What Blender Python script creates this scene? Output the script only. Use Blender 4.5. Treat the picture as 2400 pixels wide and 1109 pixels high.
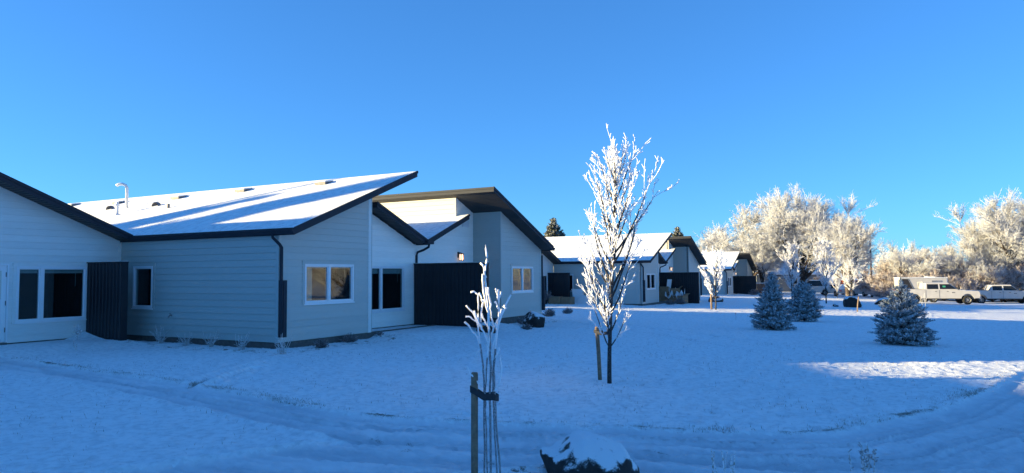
import bpy, math, random
import numpy as np
from mathutils import Matrix, Vector

# ------------------------------------------------------------------ scene, camera, sky, sun
scene = bpy.context.scene
for o in list(bpy.data.objects):
    bpy.data.objects.remove(o)
COL = scene.collection

CAM = np.array([-13.151, -13.997, 1.711])
CR = Vector((0.47757384, -0.8785634, -0.00704115))
CU = Vector((-0.04370798, -0.03176168, 0.99853934))
CF = Vector((0.87750375, 0.47656852, 0.05356878))
cd = bpy.data.cameras.new('camera')
cam = bpy.data.objects.new('camera', cd)
COL.objects.link(cam)
m = Matrix.Identity(4)
for i in range(3):
    m[i][0] = CR[i]; m[i][1] = CU[i]; m[i][2] = -CF[i]; m[i][3] = CAM[i]
cam.matrix_world = m
cd.sensor_width = 36.0
cd.lens = 1656.6 / 2400 * 36
cd.clip_start = 0.05
cd.clip_end = 3000
scene.camera = cam

SUN_EL = math.radians(9.6)
SUN_POS = Vector((-0.545, 0.84, 0)).normalized()          # horizontal direction towards the sun
world = bpy.data.worlds.new('World')
scene.world = world
world.use_nodes = True
wn, wl = world.node_tree.nodes, world.node_tree.links
sky = wn.new('ShaderNodeTexSky')
sky.sky_type = 'NISHITA'
sky.sun_disc = False
sky.sun_elevation = SUN_EL
sky.sun_rotation = math.atan2(SUN_POS.x, SUN_POS.y)
sky.altitude = 1200
sky.air_density = 1.0
sky.dust_density = 0.1
sky.ozone_density = 3.0
gm = wn.new('ShaderNodeGamma')
gm.inputs['Gamma'].default_value = 0.72
wl.new(sky.outputs[0], gm.inputs['Color'])
tn = wn.new('ShaderNodeMix'); tn.data_type = 'RGBA'; tn.blend_type = 'MULTIPLY'
tn.inputs[0].default_value = 1.0
tn.inputs[7].default_value = (0.345, 0.845, 1.46, 1)
wl.new(gm.outputs[0], tn.inputs[6])
wl.new(tn.outputs[2], wn['Background'].inputs[0])
wn['Background'].inputs[1].default_value = 0.094

sd = bpy.data.lights.new('sun', 'SUN')
sd.energy = 5.0
sd.angle = math.radians(0.5)
sd.color = (1.0, 0.80, 0.42)
sun = bpy.data.objects.new('sun', sd)
COL.objects.link(sun)
sv = Vector((SUN_POS.x * math.cos(SUN_EL), SUN_POS.y * math.cos(SUN_EL), math.sin(SUN_EL)))
sun.rotation_euler = sv.to_track_quat('Z', 'Y').to_euler()
sun.location = (-30, 40, 30)

vs = scene.view_settings
vs.view_transform = 'Standard'
vs.look = 'None'
vs.gamma = 1.0
vs.use_curve_mapping = False
vs.exposure = 1.65
scene.cycles.use_denoising = True

# ------------------------------------------------------------------ helpers
rnd = random.Random(7)


def new_mat(name):
    mt = bpy.data.materials.new(name)
    mt.use_nodes = True
    nt = mt.node_tree
    return mt, nt.nodes, nt.links, nt.nodes['Principled BSDF']


def noise_node(n, l, scale, detail=4, rough=.6, coord='Object', vec=None, dim='3D'):
    t = n.new('ShaderNodeTexNoise')
    t.inputs['Scale'].default_value = scale
    t.inputs['Detail'].default_value = detail
    t.inputs['Roughness'].default_value = rough
    if vec is None:
        tc = n.new('ShaderNodeTexCoord')
        vec = tc.outputs[coord]
    l.new(vec, t.inputs['Vector'])
    return t


def ramp(n, l, src, stops):
    r = n.new('ShaderNodeValToRGB')
    el = r.color_ramp.elements
    while len(el) < len(stops):
        el.new(0.5)
    for e, (p, c) in zip(el, stops):
        e.position = p
        e.color = (c[0], c[1], c[2], 1) if isinstance(c, (tuple, list)) else (c, c, c, 1)
    l.new(src, r.inputs[0])
    return r


def bump(n, l, b, src, strength=.3, dist=.02, prev=None):
    bp = n.new('ShaderNodeBump')
    bp.inputs['Strength'].default_value = strength
    bp.inputs['Distance'].default_value = dist
    l.new(src, bp.inputs['Height'])
    if prev is not None:
        l.new(prev.outputs[0], bp.inputs['Normal'])
    l.new(bp.outputs[0], b.inputs['Normal'])
    return bp


def mixc(n, l, fac, a, b):
    mx = n.new('ShaderNodeMix')
    mx.data_type = 'RGBA'
    for sock, val in ((mx.inputs[0], fac), (mx.inputs[6], a), (mx.inputs[7], b)):
        if isinstance(val, (int, float)):
            sock.default_value = val
        elif isinstance(val, tuple):
            sock.default_value = (*val, 1)
        else:
            l.new(val, sock)
    return mx.outputs[2]


def mat_simple(name, col, rough=.6, metal=0., var=.12, scale=6., bmp=0., bscale=60.):
    mt, n, l, b = new_mat(name)
    b.inputs['Roughness'].default_value = rough
    b.inputs['Metallic'].default_value = metal
    t = noise_node(n, l, scale)
    r = ramp(n, l, t.outputs[0], [(.3, tuple(c * (1 - var) for c in col)), (.7, tuple(min(1, c * (1 + var)) for c in col))])
    l.new(r.outputs[0], b.inputs['Base Color'])
    if bmp:
        t2 = noise_node(n, l, bscale)
        bump(n, l, b, t2.outputs[0], bmp, .01)
    return mt


def mat_siding(name, col, far=False):
    """painted fibre-cement; each plank a shade of its own; far=True carries the laps as relief"""
    mt, n, l, b = new_mat(name)
    b.inputs['Roughness'].default_value = .62
    tc = n.new('ShaderNodeTexCoord')
    mp = n.new('ShaderNodeMapping')
    mp.inputs['Scale'].default_value = (3, 3, 40)
    l.new(tc.outputs['Object'], mp.inputs[0])
    t = noise_node(n, l, 1.5, vec=mp.outputs[0])
    oi = n.new('ShaderNodeObjectInfo')
    ad = n.new('ShaderNodeMath'); ad.operation = 'MULTIPLY_ADD'
    l.new(oi.outputs['Random'], ad.inputs[0]); ad.inputs[1].default_value = .25
    l.new(t.outputs[0], ad.inputs[2])
    r = ramp(n, l, ad.outputs[0], [(.3, tuple(c * .92 for c in col)), (.85, tuple(c * 1.06 for c in col))])
    l.new(r.outputs[0], b.inputs['Base Color'])
    bp = bump(n, l, b, t.outputs[0], .15, .004)
    if far:
        sx = n.new('ShaderNodeSeparateXYZ'); l.new(tc.outputs['Object'], sx.inputs[0])
        d = n.new('ShaderNodeMath'); d.operation = 'DIVIDE'; l.new(sx.outputs[2], d.inputs[0]); d.inputs[1].default_value = .178
        f = n.new('ShaderNodeMath'); f.operation = 'FRACT'; l.new(d.outputs[0], f.inputs[0])
        inv = n.new('ShaderNodeMath'); inv.operation = 'SUBTRACT'; inv.inputs[0].default_value = 1; l.new(f.outputs[0], inv.inputs[1])
        bump(n, l, b, inv.outputs[0], .8, .02, bp)
    return mt


def mat_frost(name, bark=(.05, .038, .03), frost=(.86, .87, .9), cover=.55, scale=18.):
    """bark with hoar frost lying on it in patches"""
    mt, n, l, b = new_mat(name)
    b.inputs['Roughness'].default_value = .8
    t = noise_node(n, l, scale, 5, .7)
    r = ramp(n, l, t.outputs[0], [(max(0., cover - .09), bark), (min(1., cover + .09), frost)])
    r.color_ramp.elements[0].color = (*frost, 1); r.color_ramp.elements[1].color = (*bark, 1)
    l.new(r.outputs[0], b.inputs['Base Color'])
    return mt


M = {}
M['blue'] = mat_siding('slate_blue_siding', (.42, .465, .44))
M['beige'] = mat_siding('greige_siding', (.50, .51, .47))
M['white'] = mat_siding('white_siding', (.72, .73, .70))
M['blue_far'] = mat_siding('slate_blue_siding_far', (.42, .465, .44), True)
M['beige_far'] = mat_siding('greige_siding_far', (.50, .51, .47), True)
M['white_far'] = mat_siding('white_siding_far', (.72, .73, .70), True)
M['bright'] = mat_siding('bright_white_siding', (.88, .87, .82))
M['bright_far'] = mat_siding('bright_white_siding_far', (.88, .87, .82), True)
M['bright_sunlit'] = mat_siding('bright_siding_sunlit_copy', (.55, .53, .47))  # darker, warmer copy of the bright white siding; sun tone put into the colour
M['bright_sunlit_far'] = mat_siding('bright_siding_sunlit_copy_far', (.55, .53, .47), True)
M['dark'] = mat_simple('charcoal_metal', (.017, .021, .031), .75, 0, .15, 3)
M['soffit'] = None
M['fence'] = mat_simple('black_corrugated_metal', (.014, .017, .023), .5, .2, .2, 2)
M['vinyl'] = mat_simple('white_vinyl', (.78, .79, .80), .35, 0, .03, 3)
M['pvc'] = mat_simple('white_pvc_pipe', (.72, .72, .72), .4, 0, .05, 5)
M['galv'] = mat_simple('galvanised_vent', (.20, .19, .19), .45, .3, .25, 8)
M['found'] = mat_simple('foundation_concrete', (.11, .10, .09), .9, 0, .25, 9, .4)
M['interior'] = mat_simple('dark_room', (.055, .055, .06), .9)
M['blind'] = mat_simple('roller_blind', (.34, .40, .37), .8)
M['curtain'] = mat_simple('pale_curtain', (.62, .64, .55), .8)
M['wood'] = mat_simple('weathered_stake_wood', (.23, .16, .105), .85, 0, .35, 14, .5, 90)
M['strap'] = mat_simple('black_rubber_strap', (.02, .022, .027), .6, 0, .3, 30)
M['rubber'] = mat_simple('tyre_rubber', (.012, .012, .012), .85)
M['rim'] = mat_simple('alloy_rim', (.45, .44, .42), .35, .7)
M['carwhite'] = mat_simple('white_car_paint', (.50, .485, .46), .35, 0, .08, 2)
M['carglass'] = mat_simple('dark_car_glass', (.012, .015, .018), .08)
M['chrome'] = mat_simple('chrome_trim', (.5, .5, .5), .2, .9)
M['plastic'] = mat_simple('black_plastic', (.02, .02, .022), .6)
M['cardboard'] = mat_simple('brown_cardboard', (.27, .17, .10), .85, 0, .15, 4)
M['orange'] = mat_simple('orange_panel', (.75, .14, .03), .5)
M['polewood'] = mat_simple('creosote_pole', (.07, .045, .032), .9, 0, .3, 3)
M['boards'] = mat_simple('brown_fence_boards', (.16, .10, .075), .9, 0, .3, 2)
M['housegrey'] = mat_simple('grey_house_wall', (.20, .22, .24), .8, 0, .1, 1)
M['green'] = mat_simple('green_shirt', (.04, .30, .18), .8)
M['redtag'] = mat_simple('red_tag', (.6, .08, .06), .6)


def mat_soffit():
    mt, n, l, b = new_mat('charcoal_soffit_boards')
    b.inputs['Base Color'].default_value = (.024, .024, .026, 1)
    b.inputs['Roughness'].default_value = .55
    tc = n.new('ShaderNodeTexCoord')
    w = n.new('ShaderNodeTexWave'); w.wave_type = 'BANDS'; w.bands_direction = 'X'
    w.inputs['Scale'].default_value = 3.2; w.inputs['Distortion'].default_value = 0
    l.new(tc.outputs['Object'], w.inputs[0])
    bump(n, l, b, w.outputs[0], 1.0, .02)
    return mt


M['soffit'] = mat_soffit()


def mat_snow(name, roof=False):
    mt, n, l, b = new_mat(name)
    b.inputs['Roughness'].default_value = .75
    tc = n.new('ShaderNodeTexCoord')
    at = n.new('ShaderNodeAttribute'); at.attribute_name = 'wear'
    t1 = noise_node(n, l, 9 if not roof else 5, 6, .65, vec=tc.outputs['Object'])
    t2 = noise_node(n, l, 70 if not roof else 30, 4, .7, vec=tc.outputs['Object'])
    r = ramp(n, l, t1.outputs[0], [(.32, (.66, .69, .70)), (.56, (.90, .93, .93))])
    col = r.outputs[0]
    if not roof:
        # thin snow: straw and soil show where it is worn through
        ad = n.new('ShaderNodeMath'); ad.operation = 'MULTIPLY_ADD'
        l.new(at.outputs['Fac'], ad.inputs[0]); ad.inputs[1].default_value = .62
        l.new(t2.outputs[0], ad.inputs[2])
        r2 = ramp(n, l, ad.outputs[0], [(.70, 0.), (.86, 1.)])
        t3 = noise_node(n, l, 25, 3, .6, vec=tc.outputs['Object'])
        dirt = ramp(n, l, t3.outputs[0], [(.35, (.07, .06, .05)), (.65, (.22, .18, .12))])
        col = mixc(n, l, r2.outputs[0], col, dirt.outputs[0])
    l.new(col, b.inputs['Base Color'])
    if roof:
        sx = n.new('ShaderNodeSeparateXYZ'); l.new(tc.outputs['Object'], sx.inputs[0])
        d = n.new('ShaderNodeMath'); d.operation = 'DIVIDE'; l.new(sx.outputs[0], d.inputs[0]); d.inputs[1].default_value = .132
        f = n.new('ShaderNodeMath'); f.operation = 'FRACT'; l.new(d.outputs[0], f.inputs[0])
        mu = n.new('ShaderNodeMath'); mu.operation = 'MULTIPLY'; l.new(f.outputs[0], mu.inputs[0]); l.new(t1.outputs[0], mu.inputs[1])
        bp = bump(n, l, b, mu.outputs[0], .35, .015)
        bump(n, l, b, t2.outputs[0], .2, .01, bp)
    else:
        bp = bump(n, l, b, t1.outputs[0], .55, .04)
        bp2 = bump(n, l, b, t2.outputs[0], .6, .015, bp)
    return mt


M['snow'] = mat_snow('snow_on_lawn')
M['roofsnow'] = mat_snow('snow_on_shingles', True)


def mat_path():
    mt, n, l, b = new_mat('trodden_snow_path')
    b.inputs['Roughness'].default_value = .6
    tc = n.new('ShaderNodeTexCoord')
    mp = n.new('ShaderNodeMapping'); mp.inputs['Scale'].default_value = (9, 3, 4)
    l.new(tc.outputs['Object'], mp.inputs[0])
    t = noise_node(n, l, 1.2, 6, .65, vec=mp.outputs[0])
    t2 = noise_node(n, l, 55, 4, .7, vec=tc.outputs['Object'])
    at = n.new('ShaderNodeAttribute'); at.attribute_name = 'wear'
    pk = n.new('ShaderNodeAttribute'); pk.attribute_name = 'pack'
    r = ramp(n, l, pk.outputs['Fac'], [(.0, (.90, .905, .91)), (1., (.62, .65, .68))])
    ad = n.new('ShaderNodeMath'); ad.operation = 'MULTIPLY_ADD'
    l.new(at.outputs['Fac'], ad.inputs[0]); ad.inputs[1].default_value = .6
    l.new(t2.outputs[0], ad.inputs[2])
    r2 = ramp(n, l, ad.outputs[0], [(.68, 0.), (.85, 1.)])
    col = mixc(n, l, r2.outputs[0], r.outputs[0], (.10, .09, .075))
    l.new(col, b.inputs['Base Color'])
    bp = bump(n, l, b, t.outputs[0], .5, .03)
    bump(n, l, b, t2.outputs[0], .8, .018, bp)
    return mt


M['path'] = mat_path()


def mat_glass():
    mt, n, l, b = new_mat('window_glass')
    n.remove(b)
    fr = n.new('ShaderNodeFresnel'); fr.inputs['IOR'].default_value = 1.9
    g = n.new('ShaderNodeBsdfGlossy'); g.inputs['Roughness'].default_value = .015
    tr = n.new('ShaderNodeBsdfTransparent'); tr.inputs['Color'].default_value = (.78, .84, .85, 1)
    mx = n.new('ShaderNodeMixShader')
    t = noise_node(n, l, 1.1, 2)
    bp = n.new('ShaderNodeBump'); bp.inputs['Strength'].default_value = .02; bp.inputs['Distance'].default_value = .05
    l.new(t.outputs[0], bp.inputs['Height']); l.new(bp.outputs[0], g.inputs['Normal'])
    ge = n.new('ShaderNodeNewGeometry')
    fm = n.new('ShaderNodeMath'); fm.operation = 'SUBTRACT'; fm.use_clamp = True
    l.new(fr.outputs[0], fm.inputs[0]); l.new(ge.outputs['Backfacing'], fm.inputs[1])      # only the outer face mirrors
    l.new(fm.outputs[0], mx.inputs[0]); l.new(tr.outputs[0], mx.inputs[1]); l.new(g.outputs[0], mx.inputs[2])
    l.new(mx.outputs[0], n['Material Output'].inputs[0])
    return mt


M['glass'] = mat_glass()


def mat_emit(name, col, s):
    mt, n, l, b = new_mat(name)
    b.inputs['Base Color'].default_value = (*col, 1)
    b.inputs['Emission Color'].default_value = (*col, 1)
    b.inputs['Emission Strength'].default_value = s
    return mt


M['bulb'] = mat_emit('warm_lit_bulb', (1., .55, .25), 6.)
M['lampglass'] = mat_emit('lit_lantern_glass', (1., .72, .5), .35)
M['frost_twig'] = mat_frost('frosted_twig', (.30, .25, .21), (.70, .71, .74), .60, 8)
M['frost_twig_far'] = mat_frost('frosted_twig_far', (.26, .21, .175), (.63, .645, .67), .60, 1.3)
M['frost_thicket'] = mat_frost('frosted_thicket_twig', (.24, .17, .14), (.66, .62, .61), .52, 1.6)
M['frost_bush'] = mat_frost('frosted_bush_twig', (.10, .065, .06), (.50, .48, .50), .47, 60)
M['frost_straw'] = mat_frost('frosted_straw', (.30, .23, .14), (.78, .79, .82), .55, 40)
M['lawn_straw'] = mat_frost('frosted_lawn_straw', (.22, .19, .13), (.62, .62, .62), .46, 30)
M['bark'] = mat_frost('dark_bark_with_frost', (.022, .018, .016), (.5, .52, .55), .36, 90)
M['bark_far'] = mat_frost('brown_bark_far', (.050, .034, .025), (.42, .38, .35), .36, 2.2)
M['stem'] = mat_frost('brown_stem_with_frost', (.11, .085, .075), (.62, .63, .66), .47, 160)
M['frost_lit'] = mat_frost('thick_hoar_frost', (.55, .55, .56), (.9, .9, .91), .66, 60)
M['needle'] = mat_frost('frosted_blue_spruce_needles', (.020, .042, .050), (.52, .60, .64), .54, 16)
M['needle_far'] = mat_frost('frosted_spruce_needles_far', (.045, .055, .035), (.5, .5, .46), .45, 3)
M['deadleaf'] = mat_frost('frosted_brown_seed_head', (.16, .085, .06), (.6, .6, .62), .50, 90)


def mat_rock():
    mt, n, l, b = new_mat('dark_basalt_with_snow')
    b.inputs['Roughness'].default_value = .85
    ge = n.new('ShaderNodeNewGeometry')
    sx = n.new('ShaderNodeSeparateXYZ'); l.new(ge.outputs['Normal'], sx.inputs[0])
    t = noise_node(n, l, 7, 5, .7)
    t2 = noise_node(n, l, 110, 3, .7)
    a = n.new('ShaderNodeMath'); a.operation = 'MULTIPLY_ADD'; l.new(t.outputs[0], a.inputs[0]); a.inputs[1].default_value = .55; l.new(sx.outputs[2], a.inputs[2])
    a2 = n.new('ShaderNodeMath'); a2.operation = 'MULTIPLY_ADD'; l.new(t2.outputs[0], a2.inputs[0]); a2.inputs[1].default_value = .6; l.new(a.outputs[0], a2.inputs[2])
    r = ramp(n, l, a2.outputs[0], [(.0, 0.), (1., 1.)])
    r.color_ramp.elements[0].position = .93; r.color_ramp.elements[1].position = 1.12 / 1.12
    sc = n.new('ShaderNodeMath'); sc.operation = 'MULTIPLY'; l.new(a2.outputs[0], sc.inputs[0]); sc.inputs[1].default_value = .78
    l.new(sc.outputs[0], r.inputs[0])
    tb = noise_node(n, l, 3.4, 3, .6)
    sb = n.new('ShaderNodeMath'); sb.operation = 'MULTIPLY_ADD'; l.new(tb.outputs[0], sb.inputs[0]); sb.inputs[1].default_value = .9; l.new(sc.outputs[0], sb.inputs[2])
    sb2 = n.new('ShaderNodeMath'); sb2.operation = 'SUBTRACT'; l.new(sb.outputs[0], sb2.inputs[0]); sb2.inputs[1].default_value = .39
    l.new(sb2.outputs[0], r.inputs[0])
    rc = ramp(n, l, t.outputs[0], [(.3, (.012, .011, .011)), (.7, (.045, .036, .032))])
    col = mixc(n, l, r.outputs[0], rc.outputs[0], (.80, .82, .84))
    l.new(col, b.inputs['Base Color'])
    bp = bump(n, l, b, t.outputs[0], .5, .05)
    bump(n, l, b, t2.outputs[0], .5, .01, bp)
    return mt


M['rock'] = mat_rock()


def mesh_np(name, verts, faces, smooth=False):
    """verts (n,3) array, faces list of tuples or (m,k) array"""
    me = bpy.data.meshes.new(name)
    if isinstance(faces, np.ndarray):
        verts = np.ascontiguousarray(verts, np.float32)
        k = faces.shape[1]
        me.vertices.add(len(verts)); me.vertices.foreach_set('co', verts.ravel())
        me.loops.add(faces.size); me.loops.foreach_set('vertex_index', np.ascontiguousarray(faces, np.int32).ravel())
        me.polygons.add(len(faces))
        me.polygons.foreach_set('loop_start', np.arange(0, faces.size, k, dtype=np.int32))
        me.update(calc_edges=True)
        me.validate()
    else:
        me.from_pydata([tuple(map(float, v)) for v in verts], [], faces)
        me.update()
    if smooth:
        me.polygons.foreach_set('use_smooth', [True] * len(me.polygons))
    return me


def link(name, me, mat=None, parent=None, loc=None, rot=None, scale=None):
    o = bpy.data.objects.new(name, me)
    COL.objects.link(o)
    if mat is not None and me is not None and not me.materials:
        me.materials.append(mat)
    if parent is not None:
        o.parent = parent
    if loc is not None:
        o.location = loc
    if rot is not None:
        o.rotation_euler = rot
    if scale is not None:
        o.scale = scale
    return o


def tag(o, label=None, cat=None, group=None, kind=None):
    if label: o['label'] = label
    if cat: o['category'] = cat
    if group: o['group'] = group
    if kind: o['kind'] = kind
    return o


def empty(name, loc=(0, 0, 0), rz=0, label=None, cat=None, group=None):
    o = bpy.data.objects.new(name, None)
    o.empty_display_size = .2
    COL.objects.link(o)
    o.location = loc
    o.rotation_euler = (0, 0, rz)
    return tag(o, label, cat, group)


class MB:
    """collects small shapes into one mesh"""
    def __init__(s):
        s.v = []; s.f = []

    def hexa(s, pts):
        b = len(s.v); s.v += [tuple(p) for p in pts]
        for f in ((0, 3, 2, 1), (4, 5, 6, 7), (0, 1, 5, 4), (1, 2, 6, 5), (2, 3, 7, 6), (3, 0, 4, 7)):
            s.f.append(tuple(b + i for i in f))
        return s

    def box(s, x0, x1, y0, y1, z0, z1):
        return s.hexa([(x0, y0, z0), (x1, y0, z0), (x1, y1, z0), (x0, y1, z0), (x0, y0, z1), (x1, y0, z1), (x1, y1, z1), (x0, y1, z1)])

    def prism(s, poly, axis, a, b):
        """poly of 2d points extruded along axis (0 x,1 y,2 z)"""
        n0 = len(s.v); n = len(poly)
        for d in (a, b):
            for p in poly:
                q = [0, 0, 0]; k = 0
                for i in range(3):
                    if i == axis: q[i] = d
                    else: q[i] = p[k]; k += 1
                s.v.append(tuple(q))
        s.f.append(tuple(n0 + i for i in range(n))[::-1])
        s.f.append(tuple(n0 + n + i for i in range(n)))
        for i in range(n):
            j = (i + 1) % n
            s.f.append((n0 + i, n0 + j, n0 + n + j, n0 + n + i))
        return s

    def tube(s, pts, r, sides=8, cap=True):
        pts = [Vector(p) for p in pts]
        n0 = len(s.v)
        for i, p in enumerate(pts):
            t = (pts[min(i + 1, len(pts) - 1)] - pts[max(i - 1, 0)]).normalized()
            a = t.cross(Vector((0, 0, 1)))
            if a.length < .05: a = t.cross(Vector((1, 0, 0)))
            a.normalize(); b2 = t.cross(a)
            rr = r[i] if isinstance(r, (list, tuple)) else r
            for k in range(sides):
                th = 2 * math.pi * k / sides
                s.v.append(tuple(p + a * math.cos(th) * rr + b2 * math.sin(th) * rr))
        for i in range(len(pts) - 1):
            for k in range(sides):
                k2 = (k + 1) % sides
                s.f.append((n0 + i * sides + k, n0 + i * sides + k2, n0 + (i + 1) * sides + k2, n0 + (i + 1) * sides + k))
        if cap:
            s.f.append(tuple(n0 + k for k in range(sides))[::-1])
            e = n0 + (len(pts) - 1) * sides
            s.f.append(tuple(e + k for k in range(sides)))
        return s

    def build(s, name, mat, parent=None, smooth=False, loc=None, rot=None):
        return link(name, mesh_np(name, s.v, s.f, smooth), mat, parent, loc, rot)


# value noise
def vnoise(x, y, seed=0):
    xi = np.floor(x).astype(np.int64); yi = np.floor(y).astype(np.int64)
    fx = x - xi; fy = y - yi
    fx = fx * fx * (3 - 2 * fx); fy = fy * fy * (3 - 2 * fy)

    def h(a, b):
        n = (a * 374761393 + b * 668265263 + seed * 974634777) & 0x7fffffff
        n = ((n ^ (n >> 13)) * 1274126177) & 0x7fffffff
        n = n ^ (n >> 16)
        return (n & 0xffff) / 65535.0
    return (h(xi, yi) * (1 - fx) + h(xi + 1, yi) * fx) * (1 - fy) + (h(xi, yi + 1) * (1 - fx) + h(xi + 1, yi + 1) * fx) * fy


def fbm(x, y, oct=4, seed=0, gain=.5):
    s = 0; a = 1; t = 0
    for i in range(oct):
        s = s + a * vnoise(x * 2 ** i, y * 2 ** i, seed + i * 17); t += a; a *= gain
    return s / t - .5


def gz(u, v):
    u = np.asarray(u, float); v = np.asarray(v, float)
    su = np.minimum((np.sqrt(np.maximum(u, -20) ** 2 + 64) + np.maximum(u, -20)) / 2, 130)
    k = np.clip(-v / 17, 0, 1.3)
    def sm(x, a, b):
        t = np.clip((x - a) / (b - a), 0, 1)
        return t * t * (3 - 2 * t)
    return -.12 - su * (.0105 + .007 * k) + .12 * sm(v, .5, 4) * sm(u, 8, 20)


def G(u, v):
    return float(gz(u, v))

# ------------------------------------------------------------------ ground and paths
PATH_POLY = [(-3.9, 7.6), (-4.23, 4.5), (-4.44, 2.68), (-4.7, .33), (-5.11, -3.42), (-5.61, -6.4), (-5.8, -7.6), (-5.72, -8.41), (-5.4, -9.77),
             (-5.02, -10.74), (-4.6, -12.18), (-4.11, -13.28), (-3.62, -13.48), (-1.84, -14.44), (.86, -15.34), (3.28, -15.98), (8, -17.6), (20, -21.5), (60, -33),
             (60, -35.4), (20, -23.6), (8, -19.6), (2.5, -17.8), (-.5, -16.9), (-3.5, -16.0), (-6.2, -14.9), (-6.55, -13.4), (-6.75, -12.2), (-6.85, -11.0), (-7.6, -10.2), (-11.0, -8.6), (-16, -6.4),
             (-16, -4.2), (-8.97, -7.36), (-7.76, -7.96), (-6.95, -8.5), (-6.91, -8.12), (-6.64, -6.69), (-6.3, -5.01), (-6.02, -3.07), (-5.74, -.8), (-5.65, 1.56), (-5.5, 4.5), (-5.3, 7.6)]


def seg_dist(px, py, poly, closed=True):
    d = np.full(px.shape, 1e9)
    n = len(poly)
    for i in range(n if closed else n - 1):
        ax, ay = poly[i]; bx, by = poly[(i + 1) % n]
        dx, dy = bx - ax, by - ay
        t = np.clip(((px - ax) * dx + (py - ay) * dy) / (dx * dx + dy * dy + 1e-12), 0, 1)
        d = np.minimum(d, np.hypot(px - ax - t * dx, py - ay - t * dy))
    return d


def inside(px, py, poly):
    r = np.zeros(px.shape, bool)
    n = len(poly)
    for i in range(n):
        ax, ay = poly[i]; bx, by = poly[(i + 1) % n]
        if ay == by: continue
        c = ((ay > py) != (by > py)) & (px < (bx - ax) * (py - ay) / (by - ay) + ax)
        r ^= c
    return r


TRACKS = [([(-5.11, -3.42), (-4.13, -2.74), (-3.19, -2.32), (-2.08, -1.82)], .10, .035, .55),
          ([(-4.75, -3.55), (-3.8, -2.95), (-2.9, -2.55)], .07, .03, .4),
          ([(17, 1.5), (13, -3.2), (9.5, -7.0), (6.0, -10.2), (4.3, -13.0), (4.0, -15.0)], .12, .02, .34),
          ([(18, 0), (14.2, -4.2), (10.6, -8.0), (7.4, -11.0), (5.8, -13.6), (5.4, -15.2)], .12, .02, .34),
          ([(26, -3), (30, -7), (35, -12)], .2, .02, .1),
          ([(22, -3), (25, -8), (29, -13)], .2, .02, .1),
          ([(-7.05, -8.3), (-6.3, -9.6), (-5.9, -11.6), (-5.7, -13.5)], .16, .02, .1),
          ([(-6.9, -7.2), (-6.2, -4.4), (-5.6, 0), (-5.2, 4)], .07, .02, .05)]


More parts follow.
